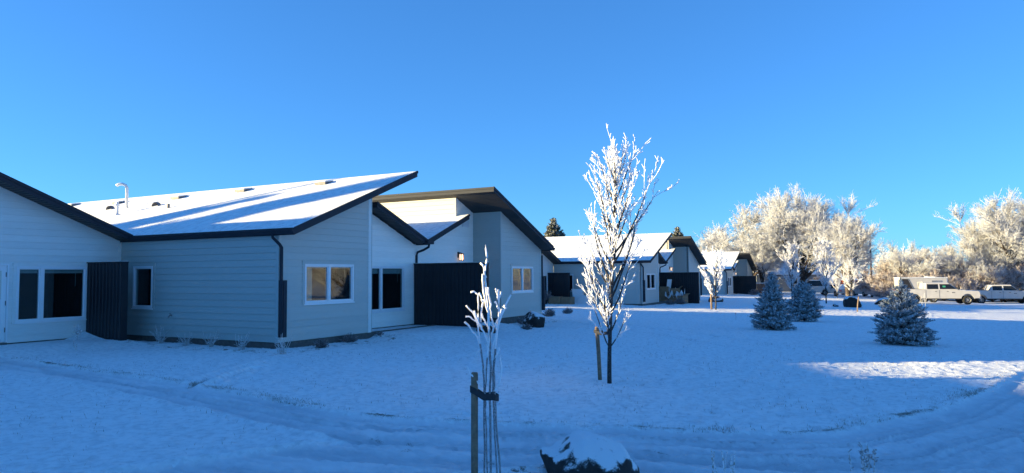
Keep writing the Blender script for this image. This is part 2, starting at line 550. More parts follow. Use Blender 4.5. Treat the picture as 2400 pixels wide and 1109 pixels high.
def build_ground():
    def axis(segs):
        out = []
        for a, b, n, g in segs:
            t = np.linspace(0, 1, n, endpoint=False)
            out.append(a + (b - a) * t ** g)
        out.append([segs[-1][1]])
        return np.concatenate(out)
    us = axis([(-400, -40, 10, .6), (-40, -13, 40, .8), (-13, 1, 330, 1), (1, 22, 170, 1.35), (22, 110, 110, 1.3), (110, 1500, 40, 2.2)])
    vs_ = axis([(-900, -60, 14, .5), (-60, -19, 50, .75), (-19, -16.5, 30, 1), (-16.5, 1.5, 390, 1), (1.5, 9, 70, 1.1), (9, 40, 40, 1.3), (40, 900, 20, 2)])
    U, V = np.meshgrid(us, vs_, indexing='ij')
    Z = gz(U, V)
    wear = np.zeros(U.shape); packa = np.zeros(U.shape)
    near = (U > -17) & (U < 62) & (V > -36) & (V < 9)
    pu, pv = U[near], V[near]
    wu = pu + .10 * fbm(pu * 1.3, pv * 1.3, 3, 101) + .05 * fbm(pu * 6, pv * 6, 3, 103); wv = pv + .10 * fbm(pu * 1.3 + 40, pv * 1.3, 3, 102) + .05 * fbm(pu * 6 + 9, pv * 6, 3, 104)
    ins = inside(wu, wv, PATH_POLY)
    d = seg_dist(wu, wv, PATH_POLY)
    sgn = np.where(ins, -d, d)
    pin = 1 / (1 + np.exp(np.clip(sgn / .03, -30, 30)))          # 1 on the path, 0 on the lawn
    h = np.zeros(pu.shape)
    # lawn: hummocky thin snow over turf
    lawn = .035 * fbm(pu * .8, pv * .8, 3, 3) + .03 * fbm(pu * 4, pv * 4, 4, 5, .7)
    clump = np.clip(fbm(pu * 6, pv * 6, 4, 9, .8) - .03, 0, 1) * .10
    h += (1 - pin) * (lawn + clump)
    # the trodden path: streaky slush, ridges where it was shovelled to the edge
    du = seg_dist(wu, wv, PATH_POLY[:19], False)
    along = pv - .4 * pu
    right = 1 / (1 + np.exp(-(pu + 3.6) * 3)) * (pv < -12)
    streak = fbm(du * 6.5 + .5 * fbm(along * .5, du, 2, 15), along * .5, 4, 11, .75)
    rough = fbm(pu * 2.2 + pv, pv * 3.2, 4, 12, .6)
    st = streak * (1 - .75 * right) + rough * .35 * right
    fine = fbm(pu * 10, pv * 10, 3, 14, .7)
    h += pin * (-.045 + .10 * st + .04 * fine + .03 * fbm(pu * 16, pv * 16, 2, 19))
    wob = .07 * fbm(along * .4, along * 0, 2, 91) + .03 * fbm(pu * 5, pv * 5, 3, 93)
    tyre = 0
    for c in (.34, .50, .98, 1.13):
        gq = np.exp(-((du + wob - c) / .045) ** 2)
        rq = np.exp(-((np.abs(du + wob - c) - .085) / .03) ** 2)
        tyre = np.maximum(tyre, gq * np.clip(.6 + 2.2 * fbm(along * .35 + c * 9, du * 0, 2, 95), 0, 1))
        h += pin * (-.028 * gq + .022 * rq) * (1 - .6 * right)
    pack = np.clip(.45 - 2.4 * st + .6 * fine + .7 * tyre, 0, 1) * pin
    nz = .5 + 1.3 * np.clip(fbm(pu * 1.5, pv * 1.5, 4, 31) + .1, -.3, .6)
    h += np.exp(-((sgn - .05) / .07) ** 2) * .05 * nz * (1 - .7 * right)
    upper = 1 / (1 + np.exp(-(seg_dist(pu, pv, PATH_POLY[19:], False) - seg_dist(pu, pv, PATH_POLY[:19], False)) / .1))
    w = np.exp(-((d - .09) / .09) ** 2) * np.where(ins, .25, 1) * np.clip(fbm(pu * 1.4, pv * 1.4, 4, 41, .65) * 3.6 + .22 + .30 * np.exp(-((pv + 10.2) / 2.6) ** 2), 0, 1) * (.16 + .52 * upper)
    # tyre and foot tracks
    for poly, wd, dep, wr in TRACKS:
        td = seg_dist(pu, pv, poly, False) + .05 * fbm(pu * 2.5, pv * 2.5, 3, 77)
        g = np.exp(-(td / wd) ** 2)
        dep = dep * 1.5
        h += -dep * g + dep * .6 * np.exp(-((td - 2 * wd) / wd) ** 2)
        w = np.maximum(w, wr * g * np.clip(fbm(pu * 1.7, pv * 1.7, 3, 55) * 3 + .6, 0, 1))
    # footprints
    r = np.random.RandomState(4)
    fps = []
    for k in range(46):
        t = k / 46
        fps.append((-3.2 + 11 * t + r.randn() * .35, -15.4 - 3.4 * t + r.randn() * .35, r.rand() * 3.1))
    for k in range(34):
        fps.append((r.uniform(-5.5, 3), r.uniform(-13.2, -8.5), r.uniform(.3, 1.2)))
    for k in range(22):
        fps.append((-6.4 + r.randn() * .35, -8.6 - 5.2 * k / 22, 1.4 + r.randn() * .3))
    for fu, fv, a in fps:
        q = (np.abs(pu - fu) < .4) & (np.abs(pv - fv) < .4)
        x = (pu[q] - fu) * math.cos(a) + (pv[q] - fv) * math.sin(a); y = -(pu[q] - fu) * math.sin(a) + (pv[q] - fv) * math.cos(a)
        e = np.exp(-((x / .15) ** 2 + (y / .055) ** 2) ** 2)
        h[q] -= .045 * e
        w[q] = np.maximum(w[q], .42 * e)
    # planting bed along the house walls: bark shows through
    bed = np.maximum(np.exp(-((pv + .75) / .45) ** 2) * ((pu > -1.2) & (pu < 3.9)), np.exp(-((pu + .75) / .35) ** 2) * ((pv > -1.2) & (pv < 6)))
    bed = np.maximum(bed, np.exp(-((pv + 1.2) / .6) ** 2) * ((pu > 8) & (pu < 15.5)))
    bed = np.maximum(bed, np.exp(-((pv + .1) / .6) ** 2) * ((pu > 32) & (pu < 37)))
    w = np.maximum(w, bed * np.clip(fbm(pu * 6, pv * 6, 3, 61, .7) * 3 + .22, 0, 1) * .75)
    bb = np.exp(-(((pu + 7.1) / .75) ** 2 + ((pv + 11.4) / .9) ** 2) ** 2)
    w = np.maximum(w, bb * np.clip(fbm(pu * 9, pv * 9, 3, 63, .7) * 3.5 + .05, 0, 1) * .8)
    # sparse worn spots over the lawn
    sp = np.clip(fbm(pu * 5 + 3, pv * 5, 4, 71, .75) * 2.6 - .16, 0, 1) * (~ins)
    w = np.maximum(w, sp * .38)
    h += bb * .02
    # the snow rises to the door sill level on the paved strips before the walls
    def sm(x, a, b):
        t = np.clip((x - a) / (b - a), 0, 1)
        return t * t * (3 - 2 * t)
    pav = sm(pv, 3.9, 5.3) * sm(-pu, .2, .8) * (pu < 0)
    pav = np.maximum(pav, sm(pv, -2.6, -1.2) * sm(pu, 3.5, 4.1) * (pu < 11) * sm(-pu, -11, -9))
    zz = Z[near]; zz = zz + h * (1 - .7 * pav); zz = zz * (1 - pav) + pav * (-.03 + .01 * fbm(pu * 2, pv * 2, 3, 5)); Z[near] = zz
    wear[near] = w
    packa[near] = pack
    far = ~near
    Z[far] += (.05 * fbm(U[far] * .4, V[far] * .4, 3, 88))
    nu, nv = U.shape
    verts = np.stack([U, V, Z], -1).reshape(-1, 3)
    idx = np.arange(nu * nv).reshape(nu, nv)
    faces = np.stack([idx[:-1, :-1], idx[1:, :-1], idx[1:, 1:], idx[:-1, 1:]], -1).reshape(-1, 4)
    cu = (us[:-1] + us[1:]) / 2; cv = (vs_[:-1] + vs_[1:]) / 2
    CU_, CV_ = np.meshgrid(cu, cv, indexing='ij')
    WU = CU_ + .10 * fbm(CU_ * 1.3, CV_ * 1.3, 3, 101) + .05 * fbm(CU_ * 6, CV_ * 6, 3, 103); WV = CV_ + .10 * fbm(CU_ * 1.3 + 40, CV_ * 1.3, 3, 102) + .05 * fbm(CU_ * 6 + 9, CV_ * 6, 3, 104)
    isp = inside(WU, WV, PATH_POLY).reshape(-1)
    for nm, sel, mt in (('ground', ~isp, M['snow']), ('path', isp, M['path'])):
        fs = faces[sel]
        uq, inv = np.unique(fs, return_inverse=True)
        me = mesh_np(nm, verts[uq], inv.reshape(fs.shape), True)
        at = me.attributes.new('wear', 'FLOAT', 'POINT')
        at.data.foreach_set('value', wear.reshape(-1)[uq].astype(np.float32))
        if nm == 'path':
            at = me.attributes.new('pack', 'FLOAT', 'POINT')
            at.data.foreach_set('value', packa.reshape(-1)[uq].astype(np.float32))
        o = link(nm, me, mt)
        o['kind'] = 'structure'
    return us


build_ground()


# ------------------------------------------------------------------ houses
COURSE = .178


class Wall:
    """plane of a wall. kind 'c': runs along x, faces -y at y=p.  kind 'b': runs along y, faces -x at x=p"""
    def __init__(s, kind, p):
        s.k = kind; s.p = p

    def P(s, a, z, d):
        return (a, s.p - d, z) if s.k == 'c' else (s.p - d, a, z)


def hexa_wall(mb, W, sb, st, zb, zt, db0, dt0, back):
    """sb,st = (lo,hi) at bottom / top; front depth db0 at bottom, dt0 at top; back depth"""
    pts = [W.P(sb[0], zb, db0), W.P(sb[1], zb, db0), W.P(sb[1], zb, back), W.P(sb[0], zb, back),
           W.P(st[0], zt, dt0), W.P(st[1], zt, dt0), W.P(st[1], zt, back), W.P(st[0], zt, back)]
    mb.hexa(pts)


def build_wall(root, W, s0, s1, top0, top1, mat, matfar, holes=(), detail=True, thick=.14, zlow=0.):
    """top runs straight from top0 at s0 to top1 at s1"""
    b = (top1 - top0) / (s1 - s0)

    def span(z):
        if abs(b) < 1e-6: return (s0, s1)
        x = s0 + (z - top0) / b
        return (max(s0, min(s1, x)), s1) if b > 0 else (s0, max(s0, min(s1, x)))
    zmax = max(top0, top1)
    core = MB(); planks = []
    k = int(math.floor(zlow / COURSE + 1e-6))
    while k * COURSE < zmax - .012:
        z0 = max(k * COURSE, zlow); z1 = min((k + 1) * COURSE, zmax)
        k += 1
        lv = [z0, z1]
        for h in holes:
            for z in h[2:4]:
                if z0 + .004 < z < z1 - .004: lv.append(z)
        for z in (top0, top1):
            if z0 + .004 < z < z1 - .004: lv.append(z)
        lv.sort()
        pieces = []
        for zb, zt in zip(lv[:-1], lv[1:]):
            sb, st = span(zb + 1e-6), span(zt - 1e-6)
            zm = (zb + zt) / 2
            cuts = sorted([(h[0], h[1]) for h in holes if h[2] < zm < h[3]])
            lo_b, lo_t = sb[0], st[0]
            segs = []
            for c0, c1 in cuts:
                segs.append(((lo_b, c0), (lo_t, c0))); lo_b = lo_t = c1
            segs.append(((lo_b, sb[1]), (lo_t, st[1])))
            for a, c in segs:
                if a[1] - a[0] > .01:
                    pieces.append((a, c, zb, zt))
        groups = [pieces] if len(lv) > 2 else [[p] for p in pieces]
        for g in groups:
            if not g: continue
            pm = MB()
            for a, c, zb, zt in g:
                hexa_wall(core, W, a, c, zb, zt, 0, 0, -thick)
                fb = .021 - .017 * (zb - z0) / COURSE; ft = .021 - .017 * (zt - z0) / COURSE
                hexa_wall(pm, W, a, c, zb + (.0065 if zb == z0 else .0004), zt, fb, ft, .0005)
            planks.append(pm)
    w = core.build('wall', mat if detail else matfar, root)
    if detail:
        for pm in planks:
            pm.build('siding_plank', mat, w)
    return w


def build_window(root, W, s0, s1, z0, z1, mull=(), trimmat=None, blind=.0, curtain=None, detail=True):
    """white vinyl window set in its hole, with panes, a dark room behind and wall-coloured casing"""
    fw = .055
    f = MB()

    def bar(a0, a1, b0, b1, d0, d1):
        f.hexa([W.P(a0, b0, d1), W.P(a1, b0, d1), W.P(a1, b0, d0), W.P(a0, b0, d0), W.P(a0, b1, d1), W.P(a1, b1, d1), W.P(a1, b1, d0), W.P(a0, b1, d0)])
    bar(s0, s0 + fw, z0, z1, -.06, .034); bar(s1 - fw, s1, z0, z1, -.06, .034)
    bar(s0 + fw, s1 - fw, z0, z0 + fw, -.06, .033); bar(s0 + fw, s1 - fw, z1 - fw, z1, -.06, .033)
    for mpos in mull:
        bar(mpos - .045, mpos + .045, z0 + fw, z1 - fw, -.06, .030)
    win = f.build('window', M['vinyl'], root)
    edges = [s0 + fw] + [e for mp in mull for e in (mp - .045, mp + .045)] + [s1 - fw]
    for i in range(0, len(edges), 2):
        p = MB(); a0, a1 = edges[i], edges[i + 1]
        sash = MB()
        for (q0, q1, r0, r1) in ((a0, a0 + .028, z0 + fw, z1 - fw), (a1 - .028, a1, z0 + fw, z1 - fw), (a0 + .028, a1 - .028, z0 + fw, z0 + fw + .028), (a0 + .028, a1 - .028, z1 - fw - .028, z1 - fw)):
            sash.hexa([W.P(q0, r0, .008), W.P(q1, r0, .008), W.P(q1, r0, -.05), W.P(q0, r0, -.05), W.P(q0, r1, .008), W.P(q1, r1, .008), W.P(q1, r1, -.05), W.P(q0, r1, -.05)])
        sash.build('sash', M['vinyl'], win)
        p.hexa([W.P(a0 + .02, z0 + fw + .02, -.012), W.P(a1 - .02, z0 + fw + .02, -.012), W.P(a1 - .02, z0 + fw + .02, -.020), W.P(a0 + .02, z0 + fw + .02, -.020),
                W.P(a0 + .02, z1 - fw - .02, -.012), W.P(a1 - .02, z1 - fw - .02, -.012), W.P(a1 - .02, z1 - fw - .02, -.020), W.P(a0 + .02, z1 - fw - .02, -.020)])
        p.build('pane', M['glass'], win)
    # room behind
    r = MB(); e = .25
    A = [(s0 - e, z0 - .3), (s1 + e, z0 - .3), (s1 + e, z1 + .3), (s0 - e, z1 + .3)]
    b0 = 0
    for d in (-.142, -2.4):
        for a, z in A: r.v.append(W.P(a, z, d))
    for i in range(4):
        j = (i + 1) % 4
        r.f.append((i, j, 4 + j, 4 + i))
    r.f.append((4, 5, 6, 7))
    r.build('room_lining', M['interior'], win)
    if blind:
        bl = MB()
        for i in range(0, len(edges), 2):
            a0, a1 = edges[i], edges[i + 1]
            bl.hexa([W.P(a0 + .03, z1 - fw - blind, -.07), W.P(a1 - .03, z1 - fw - blind, -.07), W.P(a1 - .03, z1 - fw - blind, -.09), W.P(a0 + .03, z1 - fw - blind, -.09),
                     W.P(a0 + .03, z1 - fw, -.07), W.P(a1 - .03, z1 - fw, -.07), W.P(a1 - .03, z1 - fw, -.09), W.P(a0 + .03, z1 - fw, -.09)])
        bl.build('blind', M['blind'], win)
        cdm = MB(); x = edges[-1] - .22
        cdm.tube([W.P(x, z1 - fw - .04, -.06), W.P(x, z1 - fw - .5, -.06)], .006, 5)
        cdm.build('blind_cord', M['blind'], win)
    if curtain:
        cm = MB(); n = 14; a0, a1 = curtain
        v0 = len(cm.v)
        for i in range(n + 1):
            a = a0 + (a1 - a0) * i / n; dd = -.11 - .03 * (i % 2)
            cm.v.append(W.P(a, z0 + .07, dd)); cm.v.append(W.P(a, z1 - .09, dd))
        for i in range(n):
            cm.f.append((2 * i, 2 * i + 2, 2 * i + 3, 2 * i + 1))
        cm.build('curtain', M['curtain'], win)
    if trimmat and detail:
        t = MB(); tw = .085

        def tb(a0, a1, b0, b1, d1=.026):
            t.hexa([W.P(a0, b0, d1), W.P(a1, b0, d1), W.P(a1, b0, -.01), W.P(a0, b0, -.01), W.P(a0, b1, d1), W.P(a1, b1, d1), W.P(a1, b1, -.01), W.P(a0, b1, -.01)])
        tb(s0 - tw, s0 - .001, z0 - .03, z1 + .001); tb(s1 + .001, s1 + tw, z0 - .03, z1 + .001)
        tb(s0 - tw - .01, s1 + tw + .01, z1 + .002, z1 + .002 + tw, .029)
        t.build('casing', trimmat, win)
    sl = MB()
    sl.hexa([W.P(s0 - .03, z0 - .035, .05), W.P(s1 + .03, z0 - .035, .05), W.P(s1 + .03, z0 - .035, -.02), W.P(s0 - .03, z0 - .035, -.02),
             W.P(s0 - .03, z0 - .001, .045), W.P(s1 + .03, z0 - .001, .045), W.P(s1 + .03, z0 - .001, -.02), W.P(s0 - .03, z0 - .001, -.02)])
    sl.build('sill', M['vinyl'], win)
    return win


def build_roof(root, u0, u1, ztop0, slope, v0, v1, th=.165, seed=0, gutter=None, detail=True):
    """mono-pitch roof slab, top z = ztop0 + slope*(u-u0).  children: soffit, fascia, snow layer"""
    def zt(u): return ztop0 + slope * (u - u0)
    c = MB()
    c.hexa([(u0 + .02, v0 + .022, zt(u0 + .02) - th + .03), (u1 - .02, v0 + .022, zt(u1 - .02) - th + .03), (u1 - .02, v1, zt(u1 - .02) - th + .03), (u0 + .02, v1, zt(u0 + .02) - th + .03),
            (u0 + .02, v0 + .022, zt(u0 + .02) - .01), (u1 - .02, v0 + .022, zt(u1 - .02) - .01), (u1 - .02, v1, zt(u1 - .02) - .01), (u0 + .02, v1, zt(u0 + .02) - .01)])
    r = c.build('roof', M['dark'], root)
    s = MB()
    s.hexa([(u0 + .03, v0 + .03, zt(u0 + .03) - th), (u1 - .03, v0 + .03, zt(u1 - .03) - th), (u1 - .03, v1, zt(u1 - .03) - th), (u0 + .03, v1, zt(u0 + .03) - th),
            (u0 + .03, v0 + .03, zt(u0 + .03) - th + .028), (u1 - .03, v0 + .03, zt(u1 - .03) - th + .028), (u1 - .03, v1, zt(u1 - .03) - th + .028), (u0 + .03, v1, zt(u0 + .03) - th + .028)])
    s.build('soffit', M['soffit'], r)
    # rake fascia along the slope, in two stepped boards, and the two level ends
    f = MB()
    for (d, a, b) in ((0, .012, th + .02), (-.022, -.012, .075)):
        f.hexa([(u0, v0 + d, zt(u0) - b), (u1, v0 + d, zt(u1) - b), (u1, v0 + .02, zt(u1) - b), (u0, v0 + .02, zt(u0) - b),
                (u0, v0 + d, zt(u0) - a), (u1, v0 + d, zt(u1) - a), (u1, v0 + .02, zt(u1) - a), (u0, v0 + .02, zt(u0) - a)])
    f.build('rake_fascia', M['dark'], r)
    for uu, sg in ((u0, -1), (u1, 1)):
        e = MB()
        x0, x1 = sorted((uu, uu - sg * .022))
        e.box(x0, x1, v0 + .021, v1, zt(uu) - th - .018, zt(uu) - .016)
        x0, x1 = sorted((uu + sg * .02, uu + sg * .001))
        e.box(x0, x1, v0 - .02, v1, zt(uu) - .075, zt(uu) - .004)
        e.build('eave_fascia', M['dark'], r)
    # snow: thin sheet with an uneven edge
    st = .16 if detail else .5
    nu, nv = max(4, int(abs(u1 - u0) / st)), max(4, int((v1 - v0) / (st * 1.4)))
    a = np.linspace(0, 1, nu); bb = np.linspace(0, 1, nv)
    A, B = np.meshgrid(a, bb, indexing='ij')
    Uu = u0 - .0 + (u1 - u0) * A; Vv = v0 - .005 + (v1 - v0) * B
    Vv = Vv + (B < 1e-6) * (.02 * fbm(Uu * 4, Uu * 0 + seed, 3, seed + 5) + .02)
    Zz = zt(Uu) + .014 + .016 * fbm(Uu * 3, Vv * 2, 4, seed, .6)
    edge = (A < 1e-6) | (A > 1 - 1e-6) | (B < 1e-6)
    Zz = np.where(edge, zt(Uu) + .002, Zz)
    me = mesh_np('snow_layer', np.stack([Uu, Vv, Zz], -1).reshape(-1, 3), (lambda i: np.stack([i[:-1, :-1], i[1:, :-1], i[1:, 1:], i[:-1, 1:]], -1).reshape(-1, 4))(np.arange(nu * nv).reshape(nu, nv)), True)
    link('snow_layer', me, M['roofsnow'], r)
    return r


def gutter_run(root, u, v0, v1, ztop, sg=-1):
    """K-style gutter hung on the fascia at x=u, facing -x (sg=-1) or +x"""
    g = MB()
    prof = [(0, -.125), (sg * .055, -.125), (sg * .075, -.085), (sg * .105, -.045), (sg * .12, -.03), (sg * .12, 0), (sg * .110, 0), (sg * .108, -.022), (sg * .06, -.08), (sg * .045, -.112), (0, -.112)]
    pts = [(u + p[0], ztop + p[1]) for p in prof]
    if sg > 0: pts = pts[::-1]
    g.prism(pts, 1, v0, v1)
    o = g.build('gutter', M['dark'], root)
    cap = MB(); cap.prism([(u, ztop - .125), (u + sg * .055, ztop - .125), (u + sg * .075, ztop - .085), (u + sg * .12, ztop - .03), (u + sg * .12, ztop), (u, ztop)] if sg < 0 else
                          [(u, ztop), (u + .12, ztop), (u + .12, ztop - .03), (u + .075, ztop - .085), (u + .055, ztop - .125), (u, ztop - .125)], 1, v0 - .004, v0 - .001)
    cap.build('gutter_end', M['dark'], o)
    n = int((v1 - v0) / .9)
    return o


def trim_board(root, W, a0, a1, z0, z1a, z1b, mat, d=.022):
    t = MB()
    t.hexa([W.P(a0, z0, d), W.P(a1, z0, d), W.P(a1, z0, -.02), W.P(a0, z0, -.02), W.P(a0, z1a, d), W.P(a1, z1b, d), W.P(a1, z1b, -.02), W.P(a0, z1a, -.02)])
    return t.build('corner_trim', mat, root)


def build_lantern(root, x, y, z):
    """carriage lantern on the wall at y, facing -y"""
    l = empty('wall_lantern', (x, y, z)); l.parent = root
    f = MB()
    f.box(-.055, .055, -.02, -.001, -.06, .17)
    f.tube([(0, -.02, .12), (0, -.06, .15), (0, -.13, .15), (0, -.14, .12)], .012, 6)
    f.box(-.085, .085, -.225, -.055, .085, .10)
    f.box(-.06, .06, -.20, -.08, .10, .125)
    f.box(-.07, .07, -.21, -.07, -.17, -.155)
    for sx in (-.06, .06):
        for sy in (-.2, -.08):
            f.box(sx - .007, sx + .007, sy - .007, sy + .007, -.155, .085)
    f.build('lantern_frame', M['plastic'], l)
    b = MB(); b.tube([(0, -.14, -.12), (0, -.14, -.07), (0, -.14, 0), (0, -.14, .03)], [.008, .024, .02, .006], 8)
    b.build('bulb', M['bulb'], l)
    g = MB()
    for sx in (-.052, .050):
        g.box(sx, sx + .002, -.19, -.09, -.15, .08)
    g.box(-.05, .05, -.088, -.086, -.15, .08)
    g.build('lantern_glass', M['lampglass'], l)
    return l


def build_house(off, label, detail=True, full=True):
    root = empty('house', off, 0, label, 'house', 'row of single storey houses with split pitched roofs')
    VB = 19.0
    wc = lambda p: Wall('c', p)
    wb = lambda p: Wall('b', p)
    args = dict(detail=detail)
    # --- wall A, gable of the left wing, with door and window
    vA = 6.6
    WA = wc(vA)
    holeA = [(-2.9, -1.04, .52, 2.02)]
    if full:
        build_wall(root, WA, -4.75, 0, 2.79 + .4 * 4.75, 2.79, M['white'], M['white_far'], holeA + [(-4.02, -3.08, .02, 2.08)], **args)
        build_window(root, WA, -2.9, -1.04, .52, 2.02, (-2.26,), M['white'], .13, None, detail)
        # door
        d = empty('door', (0, 0, 0)); d.parent = root
        k = MB()
        k.box(-3.98, -3.12, vA + .02, vA + .07, .03, 2.04)
        k.build('door_leaf', M['vinyl'], d)
        k = MB()
        k.box(-4.02, -3.981, vA - .03, vA + .08, .02, 2.08); k.box(-3.119, -3.08, vA - .03, vA + .08, .02, 2.08); k.box(-3.981, -3.119, vA - .029, vA + .08, 2.041, 2.08)
        k.build('door_frame', M['vinyl'], d)
        k = MB(); k.box(-3.72, -3.24, vA + .012, vA + .0195, 1.15, 1.9); k.build('door_light', M['curtain'], d)
        for z in (.35, 1.05, 1.8):
            k = MB(); k.box(-3.14, -3.10, vA + .006, vA + .0195, z - .06, z + .06); k.build('hinge', M['galv'], d)
        k = MB(); k.box(-4.0, -3.1, vA - .06, vA + .0, -.03, .018); k.build('threshold', M['found'], d)
        trim_board(root, WA, -.1, -.018, 0, 2.79 + .04, 2.79 + .007, M['white'])
    else:
        build_wall(root, WA, -4.75, 0, 2.79 + .4 * 4.75, 2.79, M['white'], M['white_far'], [(-2.9, -1.04, .52, 2.02)], **args)
        build_window(root, WA, -2.9, -1.04, .52, 2.02, (-2.26,), None, .13, None, False)
    # unseen block added past the gable, shaped to shade the lawn
    k = MB(); k.box(-9.15, -4.76, vA + .01, VB - .1, -.3, 4.62); k.build('shade_block', M['white_far'], root)
    k = MB(); k.box(-9.3, -5.6, vA - .15, VB, 4.625, 4.75); k.build('shade_block_roof', M['dark'], root)
    build_roof(root, -5.55, -.04, 2.95 + .4 * 5.51, -.4, vA - .61, VB, seed=3, detail=False)
    # --- wall B, slate blue
    WB = wb(0.)
    build_wall(root, WB, 0.0, 6.58, 2.80, 2.80, M['blue'], M['blue_far'], [(5.06, 5.97, .8, 2.03)], **args)
    build_window(root, WB, 5.06, 5.97, .8, 2.03, (), M['blue'] if detail else None, 0, None, detail)
    trim_board(root, WB, -.018, .075, -.004, 2.8, 2.8, M['blue'] if detail else M['blue_far'])
    # --- wall C, greige gable
    WC = wc(0.)
    build_wall(root, WC, 0, 3.62, 2.79, 2.79 + .4 * 3.62, M['beige'], M['beige_far'], [(.9, 2.84, .955, 2.035)], **args)
    build_window(root, WC, .9, 2.84, .955, 2.035, (1.84,), M['beige'] if detail else None, .06, (.98, 1.3) if detail else None, detail)
    trim_board(root, WC, .001, .09, -.004, 2.79, 2.826, M['beige'])
    trim_board(root, WC, 3.50, 3.632, -.004, 2.79 + .4 * 3.5, 2.79 + .4 * 3.632, M['white'], .024)
    k = MB(); k.box(3.56, 3.70, .0, 1.0, 0, 4.2); k.build('wall_return', M['beige_far'], root)
    build_roof(root, -.07, 5.17, 2.94, .4, -.62, VB, seed=1, detail=detail)
    gutter_run(root, -.09, -.66, vA - .62 - .03, 2.905)
    # --- D / E under the butterfly roof
    WD = wc(1.0)
    build_wall(root, WD, 3.70, 7.2, 2.79 + .4 * 3.5, 2.79, M['bright'], M['bright_far'], [(4.70, 6.59, .52, 2.02)], **args)
    build_window(root, WD, 4.70, 6.59, .52, 2.02, (5.36,), M['bright'] if detail else None, .2, None, detail)
    build_wall(root, WD, 7.2, 9.9, 2.79, 2.79 + .4 * 2.7, M['bright'], M['bright_far'], **args)
    build_wall(root, WD, 9.9, 11.157, 4.2 + .4 * 1.257, 4.2, M['bright'], M['bright_far'], **args)
    build_roof(root, 4.55, 7.30, 2.955 + .4 * 2.75, -.4, .5, VB, seed=5, detail=detail)
    build_roof(root, 7.36, 10.1, 2.955, .4, .5, VB, seed=6, detail=detail)
    k = MB(); k.box(7.19, 7.56, .40, .62, 2.80, 2.90); k.box(7.17, 7.58, .38, .64, 2.90, 2.925); k.build('gutter_box', M['dark'], root)
    k = MB(); k.tube([(7.40, .50, 2.80), (7.40, .52, 2.70), (7.37, .72, 2.60), (7.30, .93, 2.52), (7.27, .95, 2.40), (7.27, .95, .05)], .042, 8)
    k.build('downspout', M['dark'], root, True)
    # clerestory above the low roof, facing the sun
    build_wall(root, wb(9.9), 1.0, VB - .2, 4.70, 4.70, M['bright_sunlit'], M['bright_sunlit_far'], zlow=3.80, **args)
    trim_board(root, wb(9.9), .985, 1.07, 3.9, 4.7, 4.7, M['bright_sunlit'])
    # louvre on the gable
    k = MB(); k.box(10.32, 10.80, .955, .982, 3.60, 3.86)
    vt = k.build('wall_vent', M['vinyl'], root)
    for i in range(5):
        k = MB(); z = 3.625 + i * .045
        k.hexa([(10.35, .935, z), (10.77, .935, z), (10.77, .953, z + .012), (10.35, .953, z + .012), (10.35, .935, z + .01), (10.77, .935, z + .01), (10.77, .953, z + .035), (10.35, .953, z + .035)])
        k.build('louvre', M['vinyl'], vt)
    build_lantern(root, 10.03, 1.0 - .017, 2.43)
    # --- F / G, the tall right wing
    vG = -.28
    WF = wb(11.157)
    build_wall(root, WF, vG, 1.0, 4.2, 4.2, M['blue'], M['blue_far'], **args)
    trim_board(root, WF, vG - .018, vG + .07, -.004, 4.2, 4.2, M['blue'] if detail else M['blue_far'])
    WG = wc(vG)
    build_wall(root, WG, 11.157, 14.72, 4.2, 4.2 - .4 * 3.563, M['beige'], M['beige_far'], [(12.03, 13.92, .97, 2.035)], **args)
    build_window(root, WG, 12.03, 13.92, .97, 2.035, (12.98,), M['beige'] if detail else None, 0, None, detail)
    trim_board(root, WG, 11.158, 11.25, -.004, 4.2, 4.163, M['beige'])
    trim_board(root, WG, 14.63, 14.735, -.004, 2.81, 2.77, M['beige'])
    k = MB(); k.box(14.58, 14.72, vG + .001, VB - .1, -.2, 2.76); k.build('side_wall', M['beige_far'], root)
    build_roof(root, 9.6, 14.77, 2.92 + .4 * 5.17, -.4, vG - .6, VB, seed=8, detail=detail)
    gutter_run(root, 14.79, vG - .62, VB - .2, 2.86, 1)
    # back and foundation
    k = MB(); k.box(-4.7, 14.6, VB - .25, VB - .1, -.3, 2.8); k.build('back_wall', M['white_far'], root)
    k = MB()
    k.box(.02, 14.70, 6.5, 6.6, -.6, 2.5)
    k.build('partition', M['interior'], root)
    k = MB(); zf = -.9
    k.box(-.0, 14.70, 0.012, .15, zf, -.002); k.box(.012, .15, .15, 6.6, zf, -.002); k.box(-9, .012, vA + .012, vA + .15, zf, -.002); k.box(11.17, 14.7, vG + .012, .012, zf, -.003)
    k.build('foundation', M['found'], root)
    # downspouts with guards at the two outer corners
    k = MB(); k.tube([(-.15, .06, 2.80), (-.15, .06, 2.70), (-.02, -.055, 2.52), (.03, -.07, 2.45), (.03, -.07, .25)], .043, 6); k.build('downspout', M['dark'], root, False)
    k = MB(); k.box(-.01, .155, -.15, -.02, .14, 1.60); k.box(.03, .075, -.165, -.151, .14, 1.58); k.build('downspout_guard', M['dark'], root)
    k = MB(); k.tube([(14.86, vG, 2.74), (14.86, vG, 2.66), (14.80, vG - .03, 2.50), (14.80, vG - .03, .3)], .043, 6); k.build('downspout', M['dark'], root, False)
    k = MB(); k.box(14.745, 14.90, vG - .12, vG + .05, .14, 1.6); k.box(14.79, 14.83, vG - .135, vG - .121, .14, 1.58); k.build('downspout_guard', M['dark'], root)
    # roof furniture
    zt = lambda u: 2.94 + .4 * (u + .07)
